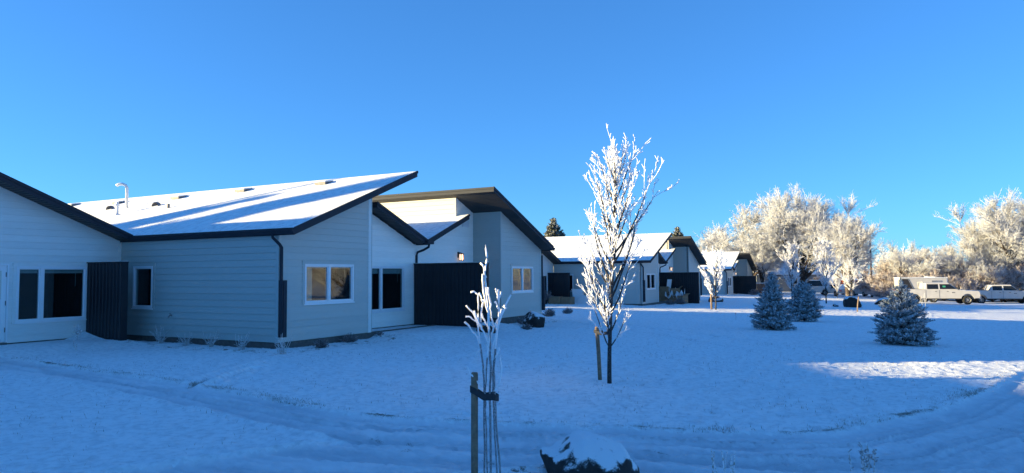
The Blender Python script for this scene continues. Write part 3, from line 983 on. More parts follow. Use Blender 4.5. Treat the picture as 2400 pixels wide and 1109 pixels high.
    if detail:
        k = MB(); k.tube([(3.40, 11.67, zt(3.4) - .05), (3.40, 11.67, zt(3.4) + .78), (3.37, 11.72, zt(3.4) + .88), (3.30, 11.82, zt(3.4) + .93), (3.22, 11.92, zt(3.4) + .91), (3.18, 11.98, zt(3.4) + .86)], .055, 10)
        k.build('flue_pipe', M['pvc'], root, True)
        k = MB(); k.tube([(2.46, 10.77, zt(2.46) - .03), (2.46, 10.77, zt(2.46) + .05), (2.46, 10.77, zt(2.46) + .06), (2.46, 10.77, zt(2.46) + .34), (2.46, 10.77, zt(2.46) + .345), (2.46, 10.77, zt(2.46) + .42), (2.46, 10.77, zt(2.46) + .425), (2.46, 10.77, zt(2.46) + .5)], [.10, .09, .055, .055, .085, .085, .05, .05], 10)
        k.build('vent_pipe', M['pvc'], root)
        k = MB(); k.tube([(2.89, 8.51, zt(2.89) - .03), (2.89, 8.51, zt(2.89) + .16)], .06, 10); k.build('vent_stub', M['galv'], root)
        for (u, v) in ((3.44, 12.68), (3.38, 9.80)):
            k = MB()
            n = 9
            for i in range(n + 1):                     # half dome hood open to the eave side
                th = math.pi * i / n
                for j in range(6):
                    ph = (math.pi / 2) * j / 5
                    k.v.append((u - .02 + .22 * math.sin(ph) * 1 - .10, v + .19 * math.cos(th) * math.cos(ph), zt(u) + .17 * math.sin(th) * math.cos(ph) + .4 * (.22 * math.sin(ph) - .12)))
            for i in range(n):
                for j in range(5):
                    k.f.append((i * 6 + j, i * 6 + j + 1, (i + 1) * 6 + j + 1, (i + 1) * 6 + j))
            k.build('hood_vent', M['galv'], root, True)
    for (u, v) in ((4.3, 9.84), (4.32, 13.54), (4.65, 17.37), (4.53, 6.59), (4.53, 2.74)) if detail else ((4.3, 9.5), (4.4, 4.0)):
        k = MB()
        k.hexa([(u - .2, v - .22, zt(u - .2) + .03), (u + .2, v - .22, zt(u + .2) - .02), (u + .2, v + .22, zt(u + .2) - .02), (u - .2, v + .22, zt(u - .2) + .03),
                (u - .22, v - .24, zt(u - .2) + .115), (u + .2, v - .22, zt(u + .2) + .03), (u + .2, v + .22, zt(u + .2) + .03), (u - .22, v + .24, zt(u - .2) + .115)])
        b = k.build('box_vent', M['galv'], root)
        k = MB()
        k.hexa([(u - .23, v - .25, zt(u - .2) + .117), (u + .2, v - .23, zt(u + .2) + .032), (u + .2, v + .23, zt(u + .2) + .032), (u - .23, v + .25, zt(u - .2) + .117),
                (u - .21, v - .23, zt(u - .2) + .15), (u + .17, v - .2, zt(u + .2) + .055), (u + .17, v + .2, zt(u + .2) + .055), (u - .21, v + .23, zt(u - .2) + .15)])
        k.build('snow_cap', M['roofsnow'], b)
    if detail:
        k = MB(); k.tube([(-.017, 4.18, .62), (-.06, 4.18, .62), (-.10, 4.18, .60), (-.12, 4.18, .555)], [.022, .016, .018, .016], 8)
        hb = k.build('hose_tap', M['galv'], root)
        k = MB(); k.tube([(-.075, 4.15, .665), (-.075, 4.21, .665)], .012, 6); k.tube([(-.075, 4.18, .62), (-.075, 4.18, .665)], .006, 6); k.build('tap_handle', M['galv'], hb)
    return root


house1 = build_house((0, 0, 0), 'nearest house with slate blue wall and snowy slanted roof at the left', True, True)
house2 = build_house((33.03, 1.1, -.339), 'second house along the row, behind the tall frosted young tree', False, False)
house3 = build_house((68.4, 2.9, -.784), 'farthest and smallest of the three split roofed houses', False, False)


def build_fence(x, v_in, v_out, zb, zt, thick, label, panels=True):
    """free-standing black metal privacy screen; each ribbed panel a part"""
    root = empty('privacy_fence', (x, v_out, zb), 0, label, 'privacy fence', 'black metal privacy screens beside the patios')
    L = v_in - v_out; H = zt - zb
    k = MB(); k.box(.012, thick - .012, .02, L - .005, 0, H - .03); k.build('core', M['fence'], root)
    n = max(4, int(round(L / .158)))
    w = L / n
    me = None
    for i in range(n):
        if me is None:
            q = MB()
            prof = [(0, .0), (-.0, .012), (-.022, .022), (-.022, .045), (0, .055), (0, w - .006), (.010, w - .004), (.010, .0)]
            q.prism([(p[0], p[1]) for p in prof][::-1], 2, .02, H - .03)
            me = mesh_np('panel', q.v, q.f)
        link('panel', me, M['fence'], root, (0.0005, i * w, 0))
    k = MB(); k.box(-.03, thick + .012, -.02, L - .004, H - .03, H); k.build('top_cap', M['fence'], root)
    k = MB(); k.box(.0, thick, -.018, .019, 0, H - .031); k.build('end_post', M['fence'], root)
    k = MB(); k.box(-.02, thick, -.01, L - .01, H + .001, H + .012); k.build('snow_cap', M['roofsnow'], root)
    return root


build_fence(-1.03, 6.58, 4.97, -.18, 2.15, .19, 'short black metal screen between the left patio window and slate blue wall')
build_fence(7.15, .98, -2.02, -.20, 2.12, .10, 'wide black metal screen below the wall lantern of the nearest house')
build_fence(33.03 - 1.03, 1.1 + 6.58, 1.1 + 4.97, -.5, 2.15 - .339, .19, 'black metal screen behind the two cardboard boxes at the second house')
build_fence(33.03 + 7.15, 1.1 + .98, 1.1 - 2.02, -.7, 2.12 - .339, .10, 'black metal screen with discarded cardboard packaging in front of it')
build_fence(68.4 + 7.15, 2.9 + .98, 2.9 - 2.02, -1.2, 2.12 - .784, .10, 'farthest black metal screen at the right end of the house row')

# drift against the first screen
k = MB()
pts = []
for i in range(13):
    for j in range(6):
        t = i / 12; s = j / 5
        hgt = .22 * max(0, (1 - t)) ** 1.5 * (1 - s) ** 1.2 - .03 * s - .02 * (t > .9)
        k.v.append((-1.07 - .75 * s, 6.57 - 1.35 * t, -.05 + hgt + .012 * rnd.random() * (0 < s < 1)))
for i in range(12):
    for j in range(5):
        a = i * 6 + j
        k.f.append((a, a + 1, a + 7, a + 6))
o = k.build('snow_drift', M['snow'], None, True)
tag(o, None, None, None, 'structure')
# ------------------------------------------------------------------ vegetation
def norm(a):
    return a / (np.linalg.norm(a, axis=-1, keepdims=True) + 1e-9)


def polylines(rs, P0, D0, L, n, wander, up):
    """grow m branches of n segments; returns (m,n+1,3)"""
    m_ = len(P0)
    pts = [P0]; D = norm(D0)
    for i in range(n):
        D = norm(D + rs.randn(m_, 3) * wander + np.array([0, 0, 1.]) * (up[:, None] if isinstance(up, np.ndarray) else up))
        pts.append(pts[-1] + D * (L / n)[:, None])
    return np.stack(pts, 1)


def spawn(rs, pts, L, k, tmin, tmax, ang, angv, tpow=1.):
    """k children per branch -> start, direction, parent idx, t"""
    m_, n1, _ = pts.shape
    par = np.repeat(np.arange(m_), k)
    t = tmin + (tmax - tmin) * rs.rand(len(par)) ** tpow
    x = t * (n1 - 1); i = np.clip(x.astype(int), 0, n1 - 2); f = (x - i)[:, None]
    a = pts[par, i]; b = pts[par, i + 1]
    P = a + (b - a) * f
    T = norm(b - a)
    r = rs.randn(len(par), 3); r -= (r * T).sum(1, keepdims=True) * T; r = norm(r)
    an = ang + angv * rs.randn(len(par))
    D = T * np.cos(an)[:, None] + r * np.sin(an)[:, None]
    return P, D, par, t


def segs_mesh(name, lines, sides=3):
    """lines: list of (pts (m,n+1,3), r0 (m,), r1 (m,)) -> one mesh of tapered prisms"""
    VV, FF, base = [], [], 0
    for pts, r0, r1 in lines:
        m_, n1, _ = pts.shape
        t = np.linspace(0, 1, n1)
        R = r0[:, None] * (1 - t) + r1[:, None] * t
        T = np.empty_like(pts)
        T[:, 1:-1] = pts[:, 2:] - pts[:, :-2]
        T[:, 0] = pts[:, 1] - pts[:, 0]; T[:, -1] = pts[:, -1] - pts[:, -2]
        T = norm(T)
        ref = np.where(np.abs(T[..., 2:3]) > .9, np.array([1., 0, 0]), np.array([0, 0, 1.]))
        A = norm(np.cross(T, ref)); B = np.cross(T, A)
        th = np.arange(sides) * 2 * np.pi / sides
        ring = pts[:, :, None] + (A[:, :, None] * np.cos(th)[:, None] + B[:, :, None] * np.sin(th)[:, None]) * R[:, :, None, None]
        VV.append(ring.reshape(-1, 3))
        idx = base + np.arange(m_ * n1 * sides).reshape(m_, n1, sides)
        nx = np.roll(idx, -1, 2)
        F = np.stack([idx[:, :-1], nx[:, :-1], nx[:, 1:], idx[:, 1:]], -1).reshape(-1, 4)
        FF.append(F); base += m_ * n1 * sides
    return mesh_np(name, np.concatenate(VV), np.concatenate(FF), True)


def big_tree(seed, H, spread=1., trunk_frac=.16, limbs=7, lean=(0, 0), dens=1., fine=.022, vase=.55, weep=0.):
    """meshes (trunk, crown) of a frosted broad deciduous tree standing at the origin"""
    rs = np.random.RandomState(seed)
    L0 = np.array([H * trunk_frac])
    t0 = polylines(rs, np.array([[0, 0, -.3]]), np.array([[lean[0], lean[1], 1.]]), L0 + .3, 5, .04, 0.)
    r0 = H * .028
    low = [(t0, np.array([r0 * 1.25]), np.array([r0 * .9]))]
    top = t0[:, -1]
    az = np.arange(limbs) * 2 * np.pi / limbs + rs.rand(limbs) * .7
    tilt = vase * (.35 + .75 * rs.rand(limbs)) * spread
    tilt[0] *= .2
    D = np.stack([np.cos(az) * np.sin(tilt), np.sin(az) * np.sin(tilt), np.cos(tilt)], 1)
    P = np.repeat(top, limbs, 0) - np.array([0, 0, 1.]) * (rs.rand(limbs, 1) * H * trunk_frac * .45)
    L1 = H * (.55 + .14 * rs.rand(limbs))
    b1 = polylines(rs, P, D, L1, 9, .10, .05)
    low.append((b1, np.full(limbs, r0 * .6), np.full(limbs, r0 * .07)))
    P, D, par, t = spawn(rs, b1, L1, int(11 * dens), .12, .98, .62, .2)
    L2 = H * .34 * (1.15 - .75 * t) * (.6 + .7 * rs.rand(len(t)))
    b2 = polylines(rs, P, D, L2, 7, .12, .05 - weep)
    low.append((b2, r0 * .20 * (1.2 - .8 * t), np.full(len(t), r0 * .03)))
    P, D, par, t = spawn(rs, b2, L2, int(9 * dens), .10, 1., .55, .22)
    L3 = np.maximum(.5, H * .17 * (1.2 - .7 * t)) * (.5 + .9 * rs.rand(len(t)))
    b3 = polylines(rs, P, D, L3, 5, .10, .06 - weep)
    hi = [(b3, np.full(len(t), fine * 1.4), np.full(len(t), fine * .8))]
    P, D, par, t = spawn(rs, b3, L3, int(9 * dens), .08, 1., .52, .25)
    L4 = H * .062 * (.4 + 1.0 * rs.rand(len(t)))
    b4 = polylines(rs, P, D, L4, 2, .12, .07 - weep * 1.5)
    hi.append((b4, np.full(len(t), fine), np.full(len(t), fine * .6)))
    P, D, par, t = spawn(rs, b4, L4, int(3 * dens + .5), .2, 1., .6, .3)
    L5 = H * .028 * (.4 + rs.rand(len(t)))
    b5 = polylines(rs, P, D, L5, 1, .2, .05)
    hi.append((b5, np.full(len(t), fine * .8), np.full(len(t), fine * .5)))
    return segs_mesh('trunk', low, 5), segs_mesh('crown', hi, 3)


def plant_tree(name, meshes, x, y, rz, sc, label, cat, group, mats=('bark_far', 'frost_twig_far'), sink=.05, z=None):
    root = empty(name, (x, y, (G(x, y) if z is None else z) - sink), rz, label, cat, group)
    root.scale = sc if isinstance(sc, tuple) else (sc, sc, sc)
    for nm, me, mt in zip(('trunk', 'crown'), meshes, mats):
        link(nm, me, M[mt], root)
    return root


# --- far frosted trees
TA = big_tree(11, 13.4, 1.0, .20, 9, dens=1.15, fine=.017, vase=.95)
TB = big_tree(12, 11.5, 1.1, .16, 8, dens=1.0, fine=.017, vase=1.0, weep=.03)
TC = big_tree(13, 10.2, .7, .24, 7, dens=1.0, fine=.016, vase=.62)
TD = big_tree(14, 8.5, 1.0, .08, 9, dens=.85, fine=.016, vase=.85)
TG = 'frosted trees beyond the parking'
FT = [('tall_tree', TA, 86.6, -3.0, .4, (1.16, 1.16, 1.06), 'broad frosted tree with the highest crown, behind the two snow covered spruces'),
      ('tall_tree', TB, 89.6, 4.0, 2.1, 1.10, 'frosted tree rising just behind the roof of the farthest house'),
      ('tall_tree', TB, 99.0, 11.2, 4.4, .95, 'lower frosted tree behind the second house, left of the largest crown'),
      ('tall_tree', TC, 68.2, -9.5, 1.2, .84, 'narrow upright frosted tree right of the broadest crown, beside the poles'),
      ('tall_tree', TA, 88.9, -25.9, 3.3, 1.0, 'tall frosted tree at the far right edge of the picture'),
      ('tall_tree', TB, 85.5, -21.8, 5.2, .72, 'spreading bare frosted tree between the pickups and the right edge tree'),
      ('tall_tree', TD, 83.0, -15.0, .9, .86, 'many stemmed frosted tree behind the trailer, right of the poles'),
      ('tall_tree', TC, 84.0, 1.6, 2.9, .82, 'leaning brown trunked tree left of the broadest crown'),
      ('tall_tree', TB, 63.5, 24.0, 1.4, .62, 'small frosted crown above the roof beside the near conifer'),
      ('tall_tree', TD, 112.0, 17.0, 1.9, 1.05, 'faint frosted crown just left of the dark conifer top'),
      ('tall_tree', TD, 118.0, -17.0, 2.2, 1.1, 'hazy frosted tree far behind, between the poles and the trailer'),
      ('tall_tree', TA, 112.0, -36.5, 1.1, .9, 'frosted tree beyond the second pickup at the right margin')]
for nm, ms, x, y, rz, sc, lb in FT:
    plant_tree(nm, ms, x, y, rz, sc, lb, 'tree', TG)

# --- frosted thicket behind the pickups: shrubs one can still tell apart
SA = big_tree(21, 4.6, 1.2, .05, 10, dens=.7, fine=.015, vase=1.0)
SB = big_tree(22, 3.8, 1.3, .04, 11, dens=.7, fine=.015, vase=1.05)
rs_ = np.random.RandomState(5)
spots = []
for i in range(16):
    t = i / 15
    spots.append((78.5 + 3 * t + rs_.randn() * .8, -12.6 - 15.5 * t + rs_.randn() * .5, .80 + .33 * rs_.rand(), i % 2))
for i in range(8):
    t = i / 7
    spots.append((84.5 + 4 * t, -13.2 - 17 * t + rs_.randn() * .6, 1.15 + .4 * rs_.rand(), (i + 1) % 2))
ORD = ['first', 'second', 'third', 'fourth', 'fifth', 'sixth', 'seventh', 'eighth', 'ninth', 'tenth', 'eleventh', 'twelfth', 'thirteenth', 'fourteenth', 'fifteenth', 'sixteenth']
for i, (x, y, s, k) in enumerate(spots):
    lb = '%s frosted shrub from the left in the %s row of the thicket behind the pickups' % (ORD[i if i < 16 else i - 16], 'front' if i < 16 else 'back')
    plant_tree('frosted_shrub', SA if k == 0 else SB, x, y, rs_.rand() * 6, s, lb, 'shrub', 'shrubs of the thicket behind the pickups', ('bark_far', 'frost_thicket'))
for x, y, s, lb in ((80, 3.5, .7, 'low frosted shrub right behind the farthest black screen'), (83, .5, .6, 'low frosted shrub at the foot of the leaning brown trunk'), (92, -5, .8, 'low frosted shrub behind the tall dark windowed vehicle'),
                    (94, -11, .8, 'low frosted shrub behind the sedan at the poles'), (80.5, -12.6, .62, 'low frosted shrub just right of the nearer utility pole')):
    plant_tree('frosted_shrub', SB, x, y, rs_.rand() * 6, s, lb, 'shrub', 'low shrubs under the far trees')

# far wood on the horizon
def far_wood():
    rs = np.random.RandomState(9)
    P, Dv, Lh = [], [], []
    for i in range(240):
        t = i / 239
        P.append((190 + 90 * rs.rand() + 30 * t, 80 - 230 * t + rs.randn() * 3, 0))
    P = np.array(P); n = len(P)
    P[:, 2] = gz(P[:, 0], P[:, 1])
    H = 6 + 5 * rs.rand(n)
    b = polylines(rs, P, np.tile([0, 0, 1.], (n, 1)), H, 5, .06, 0)
    lines = [(b, np.full(n, .2), np.full(n, .05))]
    p, d, par, t = spawn(rs, b, H, 16, .15, 1., .7, .2)
    L = H[par] * .4 * (1.1 - .7 * t)
    b2 = polylines(rs, p, d, L, 3, .15, .12)
    lines.append((b2, np.full(len(p), .09), np.full(len(p), .05)))
    p, d, par, t = spawn(rs, b2, L, 7, .1, 1., .7, .3)
    b3 = polylines(rs, p, d, np.full(len(p), 1.0), 1, .2, .1)
    lines.append((b3, np.full(len(p), .07), np.full(len(p), .05)))
    o = link('far_wood', segs_mesh('far_wood', lines, 3), M['frost_twig_far'])
    tag(o, 'low band of frosted wood far off along the horizon', 'wood', None, 'stuff')


far_wood()


# --- young upright lawn trees with hoar frost
def young_tree(seed, H, clear, nb, wid, twig_n, twig_l, fr, bark_r, upness=.10):
    """slender upright tree: meshes (trunk, branches with frost)"""
    rs = np.random.RandomState(seed)
    tr = polylines(rs, np.array([[0, 0, -.15]]), np.array([[0., 0, 1.]]), np.array([H * .93 + .15]), 12, .02, 0.02)
    low = [(tr, np.array([bark_r]), np.array([bark_r * .16]))]
    t = np.linspace(clear / H, .95, nb) + rs.randn(nb) * .012
    t = np.clip(t, clear / H, .96)
    x = t * 12; i = np.clip(x.astype(int), 0, 11); f = (x - i)[:, None]
    P = tr[0, i] * (1 - f) + tr[0, i + 1] * f
    az = np.arange(nb) * 2.4 + rs.randn(nb) * .35
    prof = np.interp(t, [0, .2, .34, .55, .8, 1.], [.42, .58, .84, 1.0, .74, .28])
    tilt = .62 + .18 * rs.randn(nb); tilt = np.clip(tilt, .3, 1.0) * np.interp(t, [0, .3, 1], [.92, .98, .58])
    D = np.stack([np.cos(az) * np.sin(tilt), np.sin(az) * np.sin(tilt), np.cos(tilt)], 1)
    L = wid * prof * (.75 + .5 * rs.rand(nb)) * 1.55
    b1 = polylines(rs, P, D, L, 7, .05, upness)
    low.append((b1, np.full(nb, bark_r * .42) * prof + .004, np.full(nb, .004)))
    hi = [(b1 + np.array([-.003, .003, .004]), np.full(nb, fr * .72), np.full(nb, fr * .8))]
    hi[0] = (b1[:, 2:], np.full(nb, fr * .85), np.full(nb, fr * .9))
    p, d, par, tt = spawn(rs, b1, L, 4, .25, .95, .5, .15)
    L2 = L[par] * .36 * (.6 + .7 * rs.rand(len(p)))
    b2 = polylines(rs, p, d, L2, 4, .07, .14)
    hi.append((b2, np.full(len(p), fr * .8), np.full(len(p), fr * .85)))
    for br, kk in ((b1, twig_n), (b2, twig_n // 2)):
        p, d, par, tt = spawn(rs, br, None, kk, .2, 1., .6, .2)
        Lt = twig_l * (.45 + .9 * rs.rand(len(p)))
        b3 = polylines(rs, p, d, Lt, 2, .12, .22)
        hi.append((b3, np.full(len(p), fr * .75), np.full(len(p), fr)))
    # leader twigs
    p, d, par, tt = spawn(rs, tr, None, 26, clear / H + .25, 1., .55, .15)
    b4 = polylines(rs, p, d, twig_l * (.6 + rs.rand(len(p))), 2, .1, .2)
    hi.append((b4, np.full(len(p), fr * .7), np.full(len(p), fr)))
    return segs_mesh('trunk', low, 6), segs_mesh('crown', hi, 5)


YT = young_tree(31, 4.28, .80, 46, .90, 15, .10, .0072, .043, .082)
plant_tree('young_tree', YT, -1.56, -9.59, 2.2, (.97, .97, .95), 'tall slender young tree thick with frost, dark trunk beside a wooden stake', 'tree', None, ('bark', 'frost_lit'), 0)


def stake(x, y, H, r, tilt, label, strap_to=None, zs=None):
    root = empty('wooden_stake', (x, y, G(x, y)), 0, label, 'stake')
    k = MB(); k.tube([(0, 0, -.2), (tilt[0] * H * .5, tilt[1] * H * .5, H * .5), (tilt[0] * H, tilt[1] * H, H - .015), (tilt[0] * H, tilt[1] * H, H)], [r, r, r, r * .85], 10)
    k.build('post', M['wood'], root, True)
    return root


stake(-1.29, -9.32, .94, .036, (-.035, .045), 'leaning round wooden stake beside the tall frosted young tree')


def tie(p0, p1, z, w, label, r0=.05, r1=.03):
    """flat rubber strap looped round a stake and a stem"""
    k = MB()
    p0 = Vector(p0); p1 = Vector(p1)
    d = (p1 - p0).normalized(); nn = Vector((-d.y, d.x, 0))
    loop = []
    for i in range(9):
        a = math.pi / 2 + math.pi * i / 8
        loop.append(p0 + d * math.cos(a) * r0 + nn * math.sin(a) * r0)
    mid = (p0 + p1) / 2
    loop.append(mid - nn * (r0 + r1) * .4 - Vector((0, 0, .03)))
    for i in range(9):
        a = -math.pi / 2 + math.pi * i / 8
        loop.append(p1 + d * math.cos(a) * r1 + nn * math.sin(a) * r1)
    loop.append(mid + nn * (r0 + r1) * .4 - Vector((0, 0, .03)))
    n = len(loop)
    c = (p0 + p1) / 2
    for q in loop:
        o_ = (q - c); o_.z = 0; o_ = o_.normalized() * .006
        k.v += [tuple(q + Vector((0, 0, -w / 2))), tuple(q + o_ + Vector((0, 0, -w / 2))), tuple(q + o_ + Vector((0, 0, w / 2))), tuple(q + Vector((0, 0, w / 2)))]
    for i in range(n):
        a = 4 * i; b = 4 * ((i + 1) % n)
        for j in range(4):
            k.f.append((a + j, b + j, b + (j + 1) % 4, a + (j + 1) % 4))
    o = k.build('tree_tie', M['strap'])
    return tag(o, label, 'strap', 'straps tying young trees to stakes')


tie((-1.325, -9.275, G(-1.3, -9.3) + .86), (-1.56, -9.59, G(-1.5, -9.6) + .86), 0, .05, 'pale strap tying the tall young tree to its stake')

# smaller trees on the lawn further off
YS = young_tree(33, 3.6, .95, 26, .9, 8, .16, .016, .05, .06)
plant_tree('young_tree', YS, 30.0, -4.4, 1.0, (1.08, 1.08, .94), 'small crooked frosted tree on the lawn before the second house', 'tree', 'small lawn trees', ('bark', 'frost_lit'))
stake(30.5, -4.05, 1.55, .06, (-.01, .01), 'wooden stake beside the small crooked frosted tree')
YL = young_tree(34, 4.6, 1.0, 40, 1.15, 10, .22, .018, .055, .08)
plant_tree('young_tree', YL, 48.9, -6.4, 2.0, 1.0, 'young frosted lawn tree rising behind the left spruce', 'tree', 'small lawn trees', ('bark', 'frost_twig'))
plant_tree('young_tree', YL, 49.6, -8.9, 4.0, 1.06, 'young frosted lawn tree right of the squat spruce', 'tree', 'small lawn trees', ('bark', 'frost_twig'))
plant_tree('young_tree', YL, 70.5, -8.3, .5, .62, 'little frosted tree before the snow covered sedans', 'tree', 'small lawn trees', ('bark', 'frost_twig'))
plant_tree('young_tree', YL, 66.8, -9.9, 5.2, (1.15, 1.15, .86), 'bushy frosted lawn tree left of the utility poles', 'tree', 'small lawn trees', ('bark', 'frost_twig'))
stake(33.7, -11.85, .9, .035, (.04, -.12), 'short stake leaning before the far dark boulder')


# --- foreground sapling, stems traced in metres
def sapling():
    bx, by = -7.88, -10.91
    z0 = G(bx, by)
    root = empty('sapling', (bx, by, z0), 0, 'bare sapling of a few thin stems with thick frost, strapped to a stake', 'sapling')
    rs = np.random.RandomState(3)
    s = 6.0 / 1656.6 / 2.02

    def pt(cx, cy, dep):
        X = (cx - 243) * s; Zp = 1.711 - ((560 + cy / 2.02) - 643.4) / 1656.6 * 6.0
        lat = Vector((.477, -.879, 0)); fw = Vector((.879, .477, 0))
        return tuple(lat * X + fw * dep + Vector((0, 0, Zp - z0)))
    stems = [
        ([(243, 1190), (243, 900), (243, 700), (246, 560), (245, 500), (240, 400), (228, 250), (222, 150), (230, 80), (226, 25)], .0, .010, .011),
        ([(214, 1190), (214, 900), (215, 700), (208, 600), (192, 450), (184, 400), (160, 350), (130, 315)], .05, .008, .010),
        ([(292, 1190), (280, 950), (265, 740), (262, 600), (275, 480), (285, 410), (312, 340), (346, 266)], -.04, .009, .010),
        ([(230, 1190), (226, 900), (222, 720), (232, 560), (240, 480), (236, 350), (216, 250), (210, 165)], -.06, .007, .012),
        ([(278, 1190), (262, 900), (256, 740), (258, 600), (266, 520), (280, 430), (288, 330), (286, 240)], .06, .007, .010)]
    twigs = [([(205, 540), (180, 470), (150, 430), (120, 396)], .05), ([(190, 430), (188, 330), (186, 265), (168, 247), (152, 252)], .04), ([(200, 400), (203, 330), (214, 288)], .02),
             ([(262, 720), (285, 690), (295, 640), (291, 560)], -.03), ([(205, 700), (180, 675), (150, 640), (134, 604)], -.02), ([(236, 500), (215, 440), (195, 400), (170, 340)], -.05),
             ([(245, 480), (262, 420), (283, 380), (300, 335)], .03), ([(226, 180), (212, 120), (200, 114)], .0), ([(180, 400), (150, 372), (126, 370)], .05), ([(285, 290), (274, 250), (274, 238)], .06),
             ([(287, 285), (298, 262), (296, 250)], .05), ([(283, 330), (272, 305), (268, 300)], .05), ([(322, 330), (312, 322), (314, 316)], -.04), ([(210, 300), (200, 262), (196, 256)], -.06),
             ([(252, 540), (268, 480), (278, 430), (275, 405)], -.02), ([(206, 520), (190, 530), (172, 560)], .03), ([(230, 420), (208, 372), (206, 355)], .01), ([(258, 420), (250, 350), (243, 300), (236, 230)], .04),
             ([(245, 560), (232, 540), (226, 500), (228, 460)], .05), ([(272, 560), (284, 530), (286, 515)], -.05)]
    lo = MB(); hi = MB()
    for pts, dep, r0, r1 in stems:
        P = [pt(x, y, dep * (1 - i / len(pts)) + rs.randn() * .006) for i, (x, y) in enumerate(pts)]
        # smooth resample
        Q = []
        for a, b in zip(P[:-1], P[1:]):
            for k in range(3):
                t = k / 3; Q.append(tuple(np.array(a) * (1 - t) + np.array(b) * t + rs.randn(3) * .0025))
        Q.append(P[-1])
        cut = len(Q) // 2 - 2
        lo.tube(Q[:cut + 3], [r0 * 1.0] * (cut + 3), 7)
        hi.tube(Q[cut:], [r1 * (.60 + .32 * rs.rand()) for _ in Q[cut:]], 7)
    for pts, dep in twigs:
        P = [pt(x, y, dep + rs.randn() * .01) for (x, y) in pts]
        Q = []
        for a, b in zip(P[:-1], P[1:]):
            for k in range(3):
                t = k / 3; Q.append(tuple(np.array(a) * (1 - t) + np.array(b) * t + rs.randn(3) * .003))
        Q.append(P[-1])
        hi.tube(Q, [.005 + .003 * i / len(Q) + .003 * rs.rand() for i in range(len(Q))], 6)
    lo.build('stem', M['stem'], root, True)
    hi.build('frosted_branch', M['frost_lit'], root, True)


sapling()
stake(-7.945, -10.79, 1.02, .030, (.002, -.004), 'upright round wooden stake beside the foreground sapling')
tie((-7.943, -10.794, G(-7.9, -10.8) + .87), (-7.87, -10.93, G(-7.9, -10.8) + .82), 0, .055, 'dark rubber strap round the foreground sapling and its stake', .036, .05)


# --- blue spruces
def spruce(seed, H, R, shape, n_whorl, leader=0., shoot=.13, fr=.55):
    rs = np.random.RandomState(seed)
    br_lines = []
    tips, dirs, lens = [], [], []
    for i in range(n_whorl):
        t = (i + .3 * rs.rand()) / n_whorl
        z = .05 + (H - leader) * t ** .95
        rad = R * np.interp(t, *shape)
        nb = int(6 + 9 * (1 - t))
        for j in range(nb):
            az = j * 2 * math.pi / nb + i * 1.3 + rs.randn() * .15
            L = rad * (.72 + .4 * rs.rand())
            el = .05 + .7 * t + .14 * rs.randn()
            d = np.array([math.cos(az) * math.cos(el), math.sin(az) * math.cos(el), math.sin(el)])
            p0 = np.array([0, 0, z])
            p1 = p0 + d * L + np.array([0, 0, .06 * L])
            br_lines.append((p0, p1))
            m_ = max(3, int(L / .036))
            for q in range(m_):
                f = 1 - .78 * (q / m_) * (1 if L > .25 else .8)
                side = rs.choice([-1, 1]) * rs.uniform(.1, 1.0)
                pd = np.array([-math.sin(az), math.cos(az), 0])
                dd = d * 1. + pd * side + np.array([0, 0, rs.uniform(-.1, .45)])
                dd /= np.linalg.norm(dd)
                c = p0 + (p1 - p0) * f + pd * side * .05 * L + rs.randn(3) * .015
                tips.append(c); dirs.append(dd); lens.append(shoot * rs.uniform(.6, 1.25) * (.75 + .4 * (1 - t)))
    if leader:
        for i in range(26):
            f = i / 25
            tips.append(np.array([0, 0, H - leader + leader * f * .9])); a = rs.rand() * 6.28
            dirs.append(np.array([math.cos(a) * .7 * (1 - f), math.sin(a) * .7 * (1 - f), .8])); lens.append(shoot * 1.1 * (1.2 - .7 * f))
    tips = np.array(tips); dirs = norm(np.array(dirs)); lens = np.array(lens)
    # each shoot: needles fanned round an axis
    K = 14
    n = len(tips)
    ax = np.repeat(dirs, K, 0)
    t = np.tile(np.linspace(.0, 1., K), n)
    r = rs.randn(n * K, 3); r -= (r * ax).sum(1, keepdims=True) * ax; r = norm(r)
    nl = np.repeat(lens, K) * .42 * (1.05 - .5 * t)
    base = np.repeat(tips, K, 0) + ax * (np.repeat(lens, K) * t)[:, None]
    dn = norm(ax * .75 + r)
    side = norm(np.cross(dn, ax)) * (np.repeat(lens, K) * .10)[:, None]
    v = np.stack([base - side, base + side, base + dn * nl[:, None] + side * .35, base + dn * nl[:, None] - side * .35], 1)
    faces = np.arange(n * K * 4).reshape(-1, 4)
    fol = mesh_np('foliage', v.reshape(-1, 3), faces)
    p0 = np.array([b[0] for b in br_lines]); p1 = np.array([b[1] for b in br_lines])
    pts = np.stack([p0, (p0 + p1) / 2, p1], 1)
    tr = np.array([[[0, 0, -.1], [0, 0, H * .5], [0, 0, H * .96]]])
    wood = segs_mesh('trunk', [(tr, np.array([.035 * H / 1.8]), np.array([.006])), (pts, np.full(len(pts), .010), np.full(len(pts), .004))], 5)
    return wood, fol


